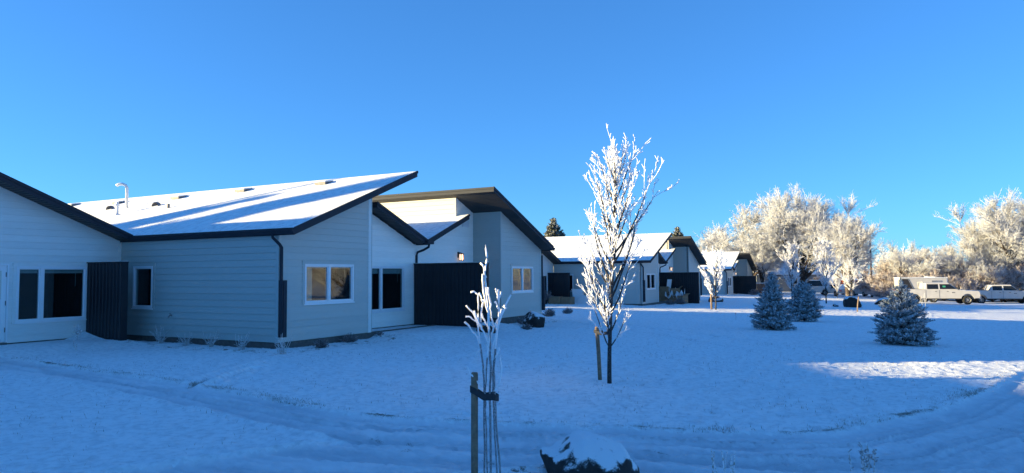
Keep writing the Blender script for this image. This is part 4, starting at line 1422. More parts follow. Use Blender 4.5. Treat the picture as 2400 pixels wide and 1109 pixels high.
SPA = spruce(41, 1.98, .64, ([0, .12, .4, .62, .8, 1], [1.0, 1.0, .74, .42, .26, .05]), 26, .10, .135)
SPB = spruce(42, 1.50, .70, ([0, .2, .5, .8, 1], [.85, 1.0, .82, .5, .22]), 20, .0, .15)
SPC = spruce(43, 1.86, .70, ([0, .15, .45, .75, 1], [1.0, 1.0, .74, .40, .06]), 24, .30, .125)
spruce_g = 'snow dusted spruces on the lawn'
for ms, x, y, sc, lb in ((SPA, 13.96, -10.0, 1.02, 'slender blue spruce dusted with snow, leftmost of the three'), (SPB, 20.47, -10.35, 1.02, 'squat round topped spruce, middle of the three'),
                         (SPC, 9.28, -14.09, 1.0, 'nearest spruce with a thin bare leader, rightmost of the three')):
    root = empty('spruce', (x, y, G(x, y) - .02), rnd.random() * 6, lb, 'spruce', spruce_g)
    root.scale = (sc, sc, sc)
    link('trunk', ms[0], M['bark'], root); link('foliage', ms[1], M['needle'], root)
SPF = spruce(44, 8.2, 2.3, ([0, .3, .6, .85, 1], [1, .9, .62, .3, .03]), 30, .5, .5)
for x, y, sc, lb in ((55.5, 18.2, 1.0, 'dark conifer behind the ridge of the second house'), (96.5, 16.0, 1.2, 'pointed dark conifer top above the second house roof, left of the big frosted trees')):
    root = empty('conifer', (x, y, G(x, y) - .1), rnd.random() * 6, lb, 'conifer', 'conifers behind the houses')
    root.scale = (sc, sc, sc)
    link('trunk', SPF[0], M['bark_far'], root); link('foliage', SPF[1], M['needle_far'], root)


# --- frosted shrubs and grasses by the walls
def bush(seed, R, H, n, fr):
    rs = np.random.RandomState(seed)
    a = rs.rand(n) * 6.283; el = np.arccos(rs.rand(n) * .95)
    D = np.stack([np.cos(a) * np.sin(el), np.sin(a) * np.sin(el), np.cos(el) + .25], 1)
    P = np.zeros((n, 3)) + rs.randn(n, 3) * np.array([.3, .3, .04]) * R * .5
    P[:, 2] = -.02
    L = H * (.65 + .45 * rs.rand(n)) * (1 - .25 * np.sin(el) * (1 - R / H))
    b = polylines(rs, P, D, L, 4, .14, .06)
    lines = [(b, np.full(n, fr * .8), np.full(n, fr * .6))]
    p, d, par, t = spawn(rs, b, L, 9, .35, 1., .7, .3)
    b2 = polylines(rs, p, d, np.full(len(p), H * .16) * (.5 + rs.rand(len(p))), 2, .2, .15)
    lines.append((b2, np.full(len(p), fr * .8), np.full(len(p), fr * 1.0)))
    return segs_mesh('twigs', lines, 4)


BU = [bush(51, .2, .24, 70, .005), bush(52, .2, .30, 60, .006), bush(53, .3, .34, 80, .007)]
for i, (x, y, k, sc, lb) in enumerate((
        (.92, -.62, 0, 1.05, 'round frosted bush nearest the downspout under the greige gable window'), (2.4, -.28, 0, 1.15, 'round frosted bush in the middle of the three under the gable window'),
        (3.9, -.15, 0, .95, 'round frosted bush at the right corner of the greige gable'), (9.2, -2.42, 0, 1.0, 'small dark bush in front of the snow capped rock'),
        (11.6, -1.0, 1, 1.0, 'frosted bush behind the snow capped rock'), (12.9, -.75, 1, 1.1, 'frosted bush by the downspout of the right wing'), (17.6, .7, 2, 1.2, 'frosted bush past the right corner of the nearest house'),
        (20.4, 1.0, 1, 1.2, 'faint small frosted bush, last before the second house'), (36.3, .2, 2, 1.2, 'dark low bush at the gable foot of the second house'), (37.6, -.2, 2, 1.5, 'wider low bush right of another at the second house gable'),
        (47.5, -.5, 1, 1.8, 'low frosted bush where the second house ends'), (74.0, .9, 2, 2.2, 'frosted bush before the farthest black screen'))):
    o = link('bush', BU[k], M['frost_bush'], None, (x, y, G(x, y)), (0, 0, i * 1.3), (sc, sc, sc))
    tag(o, lb, 'bush', 'frosted bushes along the houses')


def grass(seed, n, H, spread, fr=.006):
    rs = np.random.RandomState(seed)
    a = rs.rand(n) * 6.283
    D = np.stack([np.cos(a) * spread, np.sin(a) * spread, np.ones(n)], 1) * (1 + .3 * rs.randn(n, 1))
    D[:, 2] = np.abs(D[:, 2]) + .3
    P = rs.randn(n, 3) * np.array([.035, .035, 0]); P[:, 2] = -.02
    L = H * (.35 + .75 * rs.rand(n) ** 1.5)
    b = polylines(rs, P, D, L, 6, .10, -.13 * rs.rand(n) * 1.6)
    return segs_mesh('blades', [(b, np.full(n, fr), np.full(n, fr * .7))], 3)


GR = [grass(61, 42, .55, .42), grass(62, 46, .42, .65), grass(63, 40, .48, .3)]
for i, (x, y, k, lb) in enumerate(((.0 - .35, 4.2, 0, 'frosted grass tuft nearest the inner corner of the slate blue wall'), (-.35, 3.1, 1, 'drooping straw coloured grass tuft, second from the inner corner'),
                                   (-.38, 2.05, 2, 'narrow upright grass tuft at the middle of the slate blue wall'), (-.5, .72, 2, 'thin grass tuft just left of the outer house corner'),
                                   (-.80, -1.0, 0, 'frosted grass tuft right at the outer house corner, below the downspout'))):
    o = link('grass_tuft', GR[k], M['frost_straw'], None, (x, y, G(x, y)), (0, 0, i), None)
    tag(o, lb, 'grass tuft', 'frosted grass tufts along the slate blue wall')


# dried flower with a drooping frosted head by the left patio
def dried_flower():
    x, y = -2.65, 4.23
    root = empty('dried_flower', (x, y, G(x, y)), 0, 'dried flower with a frosted round head beside the left patio', 'plant')
    rs = np.random.RandomState(8)
    lat = Vector((.477, -.879, 0))
    k = MB()
    k.tube([(0, 0, -.03), tuple(lat * .02 + Vector((0, 0, .2))), tuple(lat * .03 + Vector((0, 0, .4)))], .010, 6)
    k.tube([(0, 0, .05), tuple(lat * -.06 + Vector((0, 0, .15))), tuple(lat * -.05 + Vector((0, 0, .27))), tuple(lat * .01 + Vector((0, 0, .38)))], .009, 6)
    k.build('stalk', M['frost_straw'], root, True)
    n = 60
    P = rs.randn(n, 3) * np.array([.035, .035, .05]) + np.array(lat) * .05 + np.array([0, 0, .52])
    b = polylines(rs, P, rs.randn(n, 3) + np.array([0, 0, .4]), np.full(n, .06), 2, .3, 0)
    link('flower_head', segs_mesh('flower_head', [(b, np.full(n, .014), np.full(n, .010))], 4), M['frost_straw'], root)


dried_flower()


def dry_stems(x, y, n, H, seed, label, heads):
    rs = np.random.RandomState(seed)
    root = empty('dry_stems', (x, y, G(x, y)), 0, label, 'plant', 'dry stems at the lower edge')
    P = rs.randn(n, 3) * np.array([.06, .06, 0])
    D = np.concatenate([rs.randn(n, 2) * .09, np.ones((n, 1))], 1)
    L = H * (.75 + .3 * rs.rand(n))
    b = polylines(rs, P - np.array([0, 0, .05]), D, L, 6, .05, .02)
    link('stalks', segs_mesh('stalks', [(b, np.full(n, .005), np.full(n, .006))], 5), M['frost_straw'], root)
    if heads:
        m_ = n * 9
        pp, dd, par, t = spawn(rs, b, L, 9, .6, 1., .8, .3)
        b2 = polylines(rs, pp, dd, np.full(m_, .028) * (.5 + rs.rand(m_)), 2, .3, .05)
        tag(link('seed_heads', segs_mesh('seed_heads', [(b2, np.full(m_, .0035), np.full(m_, .004))], 4), M['deadleaf'], root), None, None, None, 'stuff')


dry_stems(-6.95, -12.65, 9, .42, 3, 'bundle of pale dry stems at the lower edge, right of the boulder', False)
dry_stems(-6.40, -13.72, 11, .46, 4, 'frosted stems with brown seed heads at the lower right edge', True)
dry_stems(25.2, -15.1, 5, 1.3, 6, 'thin dead stalk standing right of the nearest spruce', True)


# --- rocks
def rock(name, x, y, sx, sy, sz, seed, label, rz=0, sink=.25, cuts=8, sub=4):
    rs = np.random.RandomState(seed)
    me = bpy.data.meshes.new(name)
    import bmesh
    bm = bmesh.new()
    bmesh.ops.create_icosphere(bm, subdivisions=sub, radius=1)
    planes = norm(rs.randn(cuts, 3)); dist = .55 + .25 * rs.rand(cuts)
    for v in bm.verts:
        p = np.array(v.co)
        for pl, d in zip(planes, dist):
            e = p @ pl - d
            if e > 0: p = p - pl * e * .92
        n3 = fbm(np.array([p[0] * 3 + p[2]]), np.array([p[1] * 3 - p[2] * 1.3]), 4, seed)[0]
        p = p * (1 + .16 * n3)
        v.co = (p[0] * sx, p[1] * sy, p[2] * sz)
    bm.to_mesh(me); bm.free()
    me.polygons.foreach_set('use_smooth', [True] * len(me.polygons))
    o = link(name, me, M['rock'], None, (x, y, G(x, y) + sz * (1 - sink) * .6), (0, 0, rz))
    return tag(o, label, 'rock')


# foreground boulder: low, peaked left of centre, with a steep dark face to the left
def boulder():
    rs = np.random.RandomState(2)
    lat = np.array([.477, -.879, 0]); fw = np.array([.879, .477, 0]); up = np.array([0, 0, 1.])
    nx, ny = 44, 30
    verts = []
    prof_x = [-.47, -.44, -.34, -.22, -.08, .06, .16, .30, .40, .47]
    prof_z = [.14, .22, .28, .33, .385, .365, .33, .28, .17, .07]
    for i in range(nx):
        X = -.47 + .94 * i / (nx - 1)
        hz = np.interp(X, prof_x, prof_z)
        for j in range(ny):
            a = math.pi * j / (ny - 1)             # front (near) -> over the top -> back
            wd = .40 * (1 - (abs(X) / .5) ** 3) + .02
            yy = -math.cos(a) * wd
            zz = hz * min(1, math.sin(a) ** .42 * 1.03) if j not in (0, ny - 1) else -.15
            if yy < 0: zz = zz * (1 - .30 * (abs(yy) / wd) ** 3)
            nse = fbm(np.array([X * 7]), np.array([yy * 7 + 3]), 4, 4)[0]
            xx = X + .05 * fbm(np.array([X * 5 + 9]), np.array([zz * 9]), 3, 8)[0]
            if X < -.3 and zz < .2: xx += (.2 - zz) * .5
            p = lat * xx + fw * (yy + .09 * nse) + up * (zz + .09 * nse)
            verts.append(p)
    idx = np.arange(nx * ny).reshape(nx, ny)
    faces = np.stack([idx[:-1, :-1], idx[1:, :-1], idx[1:, 1:], idx[:-1, 1:]], -1).reshape(-1, 4)
    o = link('boulder', mesh_np('boulder', np.array(verts), faces, True), M['rock'], None, (-6.93, -11.42, G(-6.9, -11.4) - .035))
    tag(o, 'dark boulder dusted with snow at the lower edge of the picture', 'boulder')


boulder()
rock('rock', 7.1, -2.05, .55, .45, .26, 3, 'dark low rock half hidden behind the foreground sapling', .4)
rock('rock', 10.5, -2.1, .50, .44, .44, 15, 'snow capped dark rock before the gable with the twin window', -1.0)
rock('rock', 41.9, -11.2, .72, .6, .62, 7, 'blocky dark boulder on the far lawn', .3, .2)
rock('rock', 42.3, -10.1, .25, .2, .16, 8, 'small dark stone left of the far blocky boulder')
rock('rock', 51.7, -12.9, 1.1, .7, .42, 9, 'low snow covered stone right of the far blocky boulder')
rock('rock', 46.0, -1.1, 1.2, .5, .22, 10, 'flat dark stone before the corner of the second house')
rock('rock', 44.0, -.9, .22, .2, .3, 12, 'small upright pale stone beside the second black screen')


# straw blades poking through the thin snow, mostly along the path edge
def lawn_blades():
    rs = np.random.RandomState(12)
    P = []
    poly = PATH_POLY
    for i in range(1, 15):
        a = np.array(poly[i]); b = np.array(poly[i + 1]); L = np.linalg.norm(b - a)
        n = int(520 * L)
        t = rs.rand(n, 1); nn = np.array([b[1] - a[1], a[0] - b[0]]) / L
        off = np.abs(rs.randn(n, 1)) * .16 + .02
        q = a + (b - a) * t - nn * off * np.sign(nn @ np.array([-1., 0.]) + 1e-9)
        dens = np.clip(fbm(q[:, 0] * .55, q[:, 1] * .55, 3, 41) * 3.2 + .3, .06, 1)
        P.append(q[rs.rand(n) < dens])
    n = 26000
    q = np.stack([rs.uniform(-13, 8, n), rs.uniform(-17, 4, n)], 1)
    dens = np.clip(fbm(q[:, 0] * 1.1, q[:, 1] * 1.1, 4, 71, .7) * 2.5 + .25, .05, 1)
    q = q[(rs.rand(n) < dens) & ~inside(q[:, 0], q[:, 1], PATH_POLY)]
    q = q[~((q[:, 0] > -.1) & (q[:, 1] > -.4))]
    P.append(q)
    q = np.concatenate(P)
    n = len(q)
    z = gz(q[:, 0], q[:, 1]) - .015
    a = rs.rand(n) * 6.283
    lean = .4 + .7 * rs.rand(n)
    L = .035 + .045 * rs.rand(n)
    base = np.stack([q[:, 0], q[:, 1], z], 1)
    d = norm(np.stack([np.cos(a) * lean, np.sin(a) * lean, np.ones(n)], 1)) * L[:, None]
    w = np.stack([-np.sin(a), np.cos(a), np.zeros(n)], 1) * .0045
    v = np.stack([base - w, base + w, base + d], 1)
    o = link('lawn_grass', mesh_np('lawn_grass', v.reshape(-1, 3), np.arange(n * 3).reshape(-1, 3)), M['lawn_straw'])
    tag(o, 'short frosted straw poking through the thin snow of the lawn', 'grass', None, 'stuff')


lawn_blades()
# ------------------------------------------------------------------ vehicles and small things
def wheel(root, x, y, r, w, side):
    k = MB()
    prof = [(r * .62, -w / 2), (r * .93, -w / 2), (r, -w * .3), (r, w * .3), (r * .93, w / 2), (r * .62, w / 2)]
    n = 28
    for i in range(n):
        a = 2 * math.pi * i / n
        for rr, yy in prof:
            k.v.append((rr * math.cos(a), yy, rr * math.sin(a)))
    m_ = len(prof)
    for i in range(n):
        for j in range(m_ - 1):
            a, b = i * m_ + j, ((i + 1) % n) * m_ + j
            k.f.append((a, a + 1, b + 1, b))
    ro = empty('wheel', (x, y, r)); ro.parent = root
    k.build('tyre', M['rubber'], ro, True)
    k = MB()
    yo = side * w * .36
    for i in range(8):
        a = 2 * math.pi * i / 8
        c, s = math.cos(a), math.sin(a)
        p = [(.12, -.035), (.60, -.055), (.60, .055), (.12, .035)]
        q = [(r * (u_ * c - v_ * s), r * (u_ * s + v_ * c)) for u_, v_ in p]
        k.prism(q if side < 0 else q, 1, yo - .015, yo + .015)
    ring = []
    for i in range(24):
        a = 2 * math.pi * i / 24
        ring.append((r * .64 * math.cos(a), r * .64 * math.sin(a)))
    for i in range(24):
        j = (i + 1) % 24
        k.v += [(ring[i][0], yo - .03, ring[i][1]), (ring[j][0], yo - .03, ring[j][1]), (ring[j][0] * .88, yo + .02, ring[j][1] * .88), (ring[i][0] * .88, yo + .02, ring[i][1] * .88)]
        b = len(k.v) - 4; k.f.append((b, b + 1, b + 2, b + 3))
    k.prism([(r * .16 * math.cos(2 * math.pi * i / 10), r * .16 * math.sin(2 * math.pi * i / 10)) for i in range(10)], 1, yo - .02, yo + .025)
    k.build('rim', M['rim'], ro)
    k = MB(); k.prism([(r * .62 * math.cos(2 * math.pi * i / 16), r * .62 * math.sin(2 * math.pi * i / 16)) for i in range(16)], 1, -side * .01 - .01, -side * .01 + .01)
    k.build('brake_disc', M['plastic'], ro)


def arc(cx, cz, r, a0, a1, n):
    return [(cx + r * math.cos(a0 + (a1 - a0) * i / n), cz + r * math.sin(a0 + (a1 - a0) * i / n)) for i in range(n + 1)]


def pickup(x, y, z, rz, label, wb=3.9, ext=True, light_bar=False):
    """crew-cab pickup; local +x is forward, origin on the ground under the middle"""
    root = empty('pickup_truck', (x, y, z), rz, label, 'pickup truck', 'white pickups parked at the right')
    xr, xf = -wb / 2, wb / 2
    rear, front = xr - 1.15, xf + .98
    W2 = .98; wr = .40
    zb = .52
    # lower body side with wheel arches
    prof = [(rear, zb + .1)]
    prof += [(xr - .52, zb)] + arc(xr, .42, .53, math.pi - .18, .18, 12) + [(xr + .54, zb)]
    prof += [(xf - .54, zb)] + arc(xf, .42, .53, math.pi - .18, .18, 12) + [(xf + .52, zb + .02), (front - .05, zb + .06), (front, .78), (front - .03, 1.08), (front - .16, 1.19)]
    cow = xf - .62
    prof += [(cow, 1.28)]
    cabr = xr + .80
    prof += [(cabr, 1.30), (cabr - .02, 1.36), (rear + .03, 1.36), (rear, 1.30)]
    for sgn in (1,):
        k = MB(); k.prism([(p[0], p[1]) for p in prof][::-1], 1, -W2, W2)
        body = k.build('body', M['carwhite'], root)
    bv = body.modifiers.new('bevel', 'BEVEL'); bv.width = .045; bv.segments = 2; bv.limit_method = 'ANGLE'; bv.angle_limit = math.radians(50)
    # crease and rocker
    k = MB()
    for s in (-1, 1):
        k.box(xr + .58, xf - .58, s * W2 - .02, s * W2 + .02, zb - .06, zb + .015)
    k.build('rocker', M['plastic'], root)
    # cab
    c0, c1, c2, c3 = cabr + .02, cabr + .16, xf - 1.42, xf - .62
    zt = 1.92
    k = MB()
    lo = W2 - .02; hi = W2 - .20
    k.hexa([(c0, -lo, 1.27), (c3, -lo, 1.25), (c3, lo, 1.25), (c0, lo, 1.27), (c1, -hi, zt - .02), (c2, -hi, zt), (c2, hi, zt), (c1, hi, zt - .02)])
    cab = k.build('cab', M['carwhite'], root)
    bv = cab.modifiers.new('bevel', 'BEVEL'); bv.width = .07; bv.segments = 3

    def side_pt(xx, zz, s, o=.006):
        t = (zz - 1.26) / (zt - 1.26)
        return (xx, s * (lo + (hi - lo) * t + o), zz)
    xm = (c1 + c2) / 2 + .12
    for s in (-1, 1):
        for (a0, a1, b0, b1) in ((c0 + .22, xm - .06, c1 + .10, xm - .06), (xm + .06, c3 - .22, xm + .06, c2 + .05)):
            k = MB()
            k.hexa([side_pt(a0, 1.36, s), side_pt(a1, 1.36, s), side_pt(a1, 1.36, s, -.03), side_pt(a0, 1.36, s, -.03), side_pt(b0, 1.80, s), side_pt(b1, 1.80, s), side_pt(b1, 1.80, s, -.03), side_pt(b0, 1.80, s, -.03)])
            k.build('side_window', M['carglass'], cab)
        for xd in (cabr + .12, xm):
            k = MB(); k.box(xd - .008, xd + .008, s * W2 - .01, s * W2 + .003, zb + .05, 1.27); k.build('door_gap', M['plastic'], root)
        for xd in (xm - .22, c3 - 1.05 + .9 - .75):
            k = MB(); k.box(xd - .13, xd + .02, s * W2 - .01, s * W2 + .03, 1.14, 1.18); k.build('door_handle', M['plastic'], root)
        k = MB(); k.box(c3 - .18, c3 - .04, s * (lo + .02), s * (lo + .26), 1.36, 1.58) if s > 0 else k.box(c3 - .18, c3 - .04, -(lo + .26), -(lo + .02), 1.36, 1.58)
        k.build('mirror', M['plastic'], root)
        # small badge letters on the front door, too small to read
        for i in range(3):
            k = MB(); k.box(c3 - .62 + i * .09, c3 - .56 + i * .09, s * W2 - .005, s * W2 + .006, 1.02, 1.09); k.build('badge', M['plastic'], root)
        k = MB(); k.box(front - .30, front - .05, s * .72 - .2, s * .72 + .24, .90, 1.07); k.build('headlight', M['chrome'], root)
        k = MB(); k.box(rear - .012, rear + .06, s * .86 - .07, s * .86 + .07, .95, 1.28); k.build('tail_light', M['redtag'], root)
        wheel(root, xr, s * (W2 - .14), wr, .27, s); wheel(root, xf, s * (W2 - .14), wr, .27, s)
    # windscreen and rear window
    k = MB(); k.hexa([(c3 - .02, -lo + .12, 1.33), (c3 + .012, -lo + .12, 1.30), (c3 + .012, lo - .12, 1.30), (c3 - .02, lo - .12, 1.33), (c2 + .06, -hi + .1, 1.83), (c2 + .10, -hi + .1, 1.83), (c2 + .10, hi - .1, 1.83), (c2 + .06, hi - .1, 1.83)])
    k.build('windscreen', M['carglass'], cab)
    k = MB(); k.box(front - .03, front + .03, -.62, .62, .78, 1.06); k.build('grille', M['chrome'], root)
    k = MB(); k.box(front - .06, front + .10, -.92, .92, .50, .74); b = k.build('front_bumper', M['chrome'], root)
    k = MB(); k.box(rear - .14, rear + .02, -.9, .9, .55, .72); k.build('rear_bumper', M['chrome'], root)
    k = MB(); k.box(rear + .08, cabr - .10, -W2 + .10, W2 - .10, 1.362, 1.372); k.build('bed_floor', M['plastic'], root)
    # snow lying on bonnet
    k = MB(); k.hexa([(cow + .06, -.8, 1.284), (front - .25, -.78, 1.205), (front - .25, .78, 1.205), (cow + .06, .8, 1.284), (cow + .1, -.74, 1.315), (front - .3, -.72, 1.235), (front - .3, .72, 1.235), (cow + .1, .74, 1.315)])
    k.build('snow_on_bonnet', M['roofsnow'], root)
    if light_bar:
        k = MB(); k.tube([(cabr - .02, -.7, 1.36), (cabr - .02, -.7, 1.98), (cabr - .02, .7, 1.98), (cabr - .02, .7, 1.36)], .035, 8); k.build('rack_hoop', M['carwhite'], root, True)
        k = MB(); k.box(xm + .30, xm + .52, -.895, -.86, 1.42, 1.66); k.build('hanging_jacket', M['green'], root)
    return root


HD = math.atan2(-.879, .477)          # heading: across the view to the right
tx, ty = 61.5, -17.15
pickup(tx, ty, G(tx, ty) - .02, HD - .24, 'white crew cab pickup parked before a white trailer', 4.25, True, True)
tx2, ty2 = 73.6, -23.2
pickup(tx2, ty2, G(tx2, ty2) - .02, HD - .28, 'white pickup at the right edge, half cut off by the picture', 4.1)


def trailer(x, y, z, rz):
    root = empty('cargo_trailer', (x, y, z), rz, 'white enclosed trailer with a dark slanted end panel behind the crew cab pickup', 'trailer')
    k = MB()
    k.prism([(-2.35, .55), (1.75, .55), (1.75, 2.42), (-2.35, 2.42)][::-1], 1, -1.05, 1.05)
    b = k.build('box_body', M['carwhite'], root)
    bv = b.modifiers.new('bevel', 'BEVEL'); bv.width = .04; bv.segments = 2
    k = MB(); k.prism([(-2.36, 1.2), (-1.30, 1.2), (-1.85, 2.34), (-2.36, 2.34)][::-1], 1, -1.058, -1.052); k.build('dark_panel', M['plastic'], root)
    k = MB(); k.hexa([(-1.30, -1.066, 1.2), (-1.18, -1.066, 1.2), (-1.18, -1.05, 1.2), (-1.30, -1.05, 1.2), (-1.85, -1.066, 2.36), (-1.73, -1.066, 2.36), (-1.73, -1.05, 2.36), (-1.85, -1.05, 2.36)]); k.build('panel_trim', M['chrome'], root)
    k = MB(); k.box(-2.4, 1.8, -1.09, 1.09, 2.421, 2.47); k.build('roof_snow', M['roofsnow'], root)
    k = MB(); k.box(.2, .9, -.4, .3, 2.471, 2.55); k.build('roof_vent', M['vinyl'], root)
    k = MB(); k.box(.35, 1.25, -1.07, -1.051, 2.02, 2.18); k.build('marker_strip', M['chrome'], root)
    k = MB(); k.box(1.75, 1.79, -1.0, 1.0, .6, 2.38); k.build('end_door', M['vinyl'], root)
    for s in (-1, 1):
        for xx in (-.45, .45):
            wheel(root, xx, s * .98, .34, .2, s)


trailer(67.9, -16.3, G(68.6, -17) - .02, HD - .16)


def sedan(x, y, z, rz, label, H=1.42, van=False):
    root = empty('parked_car', (x, y, z), rz, label, 'car', 'snow covered cars parked far off')
    prof = [(-2.25, .42), (-1.75, .34)] + arc(-1.35, .32, .36, math.pi, 0, 8) + arc(1.35, .32, .36, math.pi, 0, 8) + [(1.9, .34), (2.25, .42), (2.28, .66), (2.1, .80), (1.05, .95), (-1.55, .98), (-2.2, .92), (-2.28, .7)]
    if van: prof = [(p[0], p[1] * (1.18 if p[1] > .5 else 1)) for p in prof]
    k = MB(); k.prism(prof[::-1], 1, -.88, .88)
    b = k.build('body', M['carwhite'], root); bv = b.modifiers.new('bevel', 'BEVEL'); bv.width = .06; bv.segments = 2
    z0 = .95 * (1.18 if van else 1)
    k = MB(); k.hexa([(-1.7, -.8, z0), (1.0, -.8, z0), (1.0, .8, z0), (-1.7, .8, z0), (-1.0 if not van else -1.6, -.62, H), (.25, -.62, H), (.25, .62, H), (-1.0 if not van else -1.6, .62, H)])
    g = k.build('glasshouse', M['carglass'], root)
    k = MB(); k.hexa([(-1.12 if not van else -1.68, -.66, H - .02), (.32, -.66, H - .02), (.32, .66, H - .02), (-1.12 if not van else -1.68, .66, H - .02), (-1.0 if not van else -1.6, -.58, H + .06), (.2, -.58, H + .06), (.2, .58, H + .06), (-1.0 if not van else -1.6, .58, H + .06)])
    k.build('roof_snow', M['roofsnow'], root)
    k = MB(); k.hexa([(1.0, -.78, z0 + .01), (2.1, -.74, z0 - .13), (2.1, .74, z0 - .13), (1.0, .78, z0 + .01), (1.0, -.7, z0 + .06), (2.0, -.66, z0 - .07), (2.0, .66, z0 - .07), (1.0, .7, z0 + .06)]); k.build('bonnet_snow', M['roofsnow'], root)
    k = MB(); k.hexa([(-2.2, -.74, z0 - .03), (-1.6, -.78, z0 + .03), (-1.6, .78, z0 + .03), (-2.2, .74, z0 - .03), (-2.12, -.66, z0 + .03), (-1.5, -.66, z0 + .16), (-1.5, .66, z0 + .16), (-2.12, .66, z0 + .03)]); k.build('boot_snow', M['roofsnow'], root)
    if not van:
        k = MB(); k.hexa([(.30, -.6, H - .05), (1.0, -.74, z0 + .02), (1.0, .74, z0 + .02), (.30, .6, H - .05), (.32, -.58, H - .01), (1.03, -.70, z0 + .05), (1.03, .70, z0 + .05), (.32, .58, H - .01)]); k.build('windscreen_frost', M['roofsnow'], root)
        k = MB(); k.hexa([(-1.62, -.74, z0 + .03), (-1.04, -.6, H - .04), (-1.04, .6, H - .04), (-1.62, .74, z0 + .03), (-1.66, -.7, z0 + .07), (-1.07, -.58, H), (-1.07, .58, H), (-1.66, .7, z0 + .07)]); k.build('rear_frost', M['roofsnow'], root)
    for s in (-1, 1):
        for xx in (-1.35, 1.35): wheel(root, xx, s * .78, .32, .2, s)
        k = MB(); k.box(-2.29, -2.2, s * .66 - .16, s * .66 + .16, .62, .76); k.build('tail_light', M['redtag'], root)
    for zz in (.40,):
        k = MB(); k.box(-2.34, -2.2, -.8, .8, zz, zz + .16); k.build('bumper', M['carwhite'], root)
    return root


fwd = math.atan2(.477, .879)
sedan(83.7, -7.3, G(83.7, -7.3), fwd + .06, 'snow covered white sedan seen from behind, before the orange panel')
sedan(90.0, -10.3, G(90, -10.3), fwd - .02, 'snow covered white sedan beside the utility poles')
sedan(83.5, -4.6, G(83.5, -4.6), fwd + 1.3, 'tall white vehicle with dark windows under the leaning tree', 1.85, True)
k = MB(); k.box(-1.1, 1.1, -.4, .4, .35, 2.0)
root = empty('orange_container', (93.5, -8.3, G(93.5, -8.3)), HD, 'bright orange boxy container behind the parked sedans', 'container')
k.build('shell', M['orange'], root)
for i in range(6):
    k = MB(); k.box(-1.0 + i * .36, -.92 + i * .36, -.42, -.401, .4, 1.95); k.build('rib', M['orange'], root)
k = MB(); k.box(-1.15, 1.15, -.45, .45, 2.001, 2.09); k.build('roof_snow', M['roofsnow'], root)
k = MB(); k.box(-1.0, -.8, -.3, .3, 0, .349); k.box(.8, 1.0, -.3, .3, 0, .349); k.build('skid', M['plastic'], root)


def pole(x, y, H, label, arms=True, r=.15):
    root = empty('utility_pole', (x, y, G(x, y)), HD, label, 'utility pole', 'utility poles')
    k = MB(); k.tube([(0, 0, -.3), (0, 0, H * .5), (0, 0, H)], [r, r * .85, r * .7], 10); k.build('shaft', M['polewood'], root, True)
    if arms:
        k = MB(); k.box(-.75, .75, -.06, .06, H - .62, H - .5); k.build('crossarm', M['polewood'], root)
        for xx in (-.65, -.2, .3, .65):
            k = MB(); k.tube([(xx, 0, H - .5), (xx, 0, H - .38), (xx, 0, H - .34)], [.03, .045, .02], 6); k.build('insulator', M['galv'], root)
    return root


pole(85.8, -11.2, 7.25, 'nearer and taller of the two utility poles, left of the trailer', False)
pole(121.0, -9.3, 7.2, 'reddish utility pole with crossarm, farther and shorter than its neighbour', True, .2)
k = MB()
for (zz, o1) in ((6.7, 0), (6.3, .3)):
    pts = []
    for i in range(13):
        t = i / 12
        a = Vector((85.8, -11.2 + o1, G(85.8, -11.2) + zz)); b = Vector((121., -9.3 + o1, G(121, -9.3) + zz - .2))
        p = a.lerp(b, t); p.z -= 1.6 * t * (1 - t)
        pts.append(tuple(p))
    k.tube(pts, .018, 4)
o = k.build('power_line', M['plastic'])
tag(o, 'thin sagging wires strung between the two utility poles', 'wire')


def far_house(x, y, rz, L, D, Hw, Hr, label):
    root = empty('far_house', (x, y, G(x, y)), rz, label, 'house', 'houses beyond the parking')
    k = MB(); k.box(-L / 2, L / 2, -D / 2, D / 2, -.5, Hw); k.build('wall', M['housegrey'], root)
    k = MB(); k.prism([(-D / 2 - .4, Hw + .001), (D / 2 + .4, Hw + .001), (0, Hr)], 0, -L / 2 - .4, L / 2 + .4); r = k.build('roof', M['dark'], root)
    k = MB()
    for s in (-1, 1):
        k.hexa([(-L / 2 - .38, s * (D / 2 + .42), Hw + .03), (L / 2 + .38, s * (D / 2 + .42), Hw + .03), (L / 2 + .38, 0, Hr + .01), (-L / 2 - .38, 0, Hr + .01),
                (-L / 2 - .38, s * (D / 2 + .42), Hw + .12), (L / 2 + .38, s * (D / 2 + .42), Hw + .12), (L / 2 + .38, 0, Hr + .10), (-L / 2 - .38, 0, Hr + .10)])
    k.build('roof_snow', M['roofsnow'], r)
    for i in range(3):
        xx = -L / 2 + (i + .7) * L / 3.2
        k = MB(); k.box(xx - .5, xx + .5, -D / 2 - .04, -D / 2 - .005, 1.1, 2.1); w = k.build('window', M['vinyl'], root)
        k = MB(); k.box(xx - .43, xx + .43, -D / 2 - .055, -D / 2 - .042, 1.17, 2.03); k.build('pane', M['carglass'], w)
    k = MB(); k.box(L * .2, L * .2 + .6, -.3, .3, Hr - .6, Hr + .7); k.build('chimney', M['boards'], r)


far_house(103.0, 1.8, HD + .1, 11, 7, 2.5, 4.3, 'grey far house with snowy roof behind the large frosted trunks')
far_house(104.5, -27.0, HD + .25, 9, 7, 2.9, 5.0, 'far house whose snowy roof edge shows in the thicket at right')
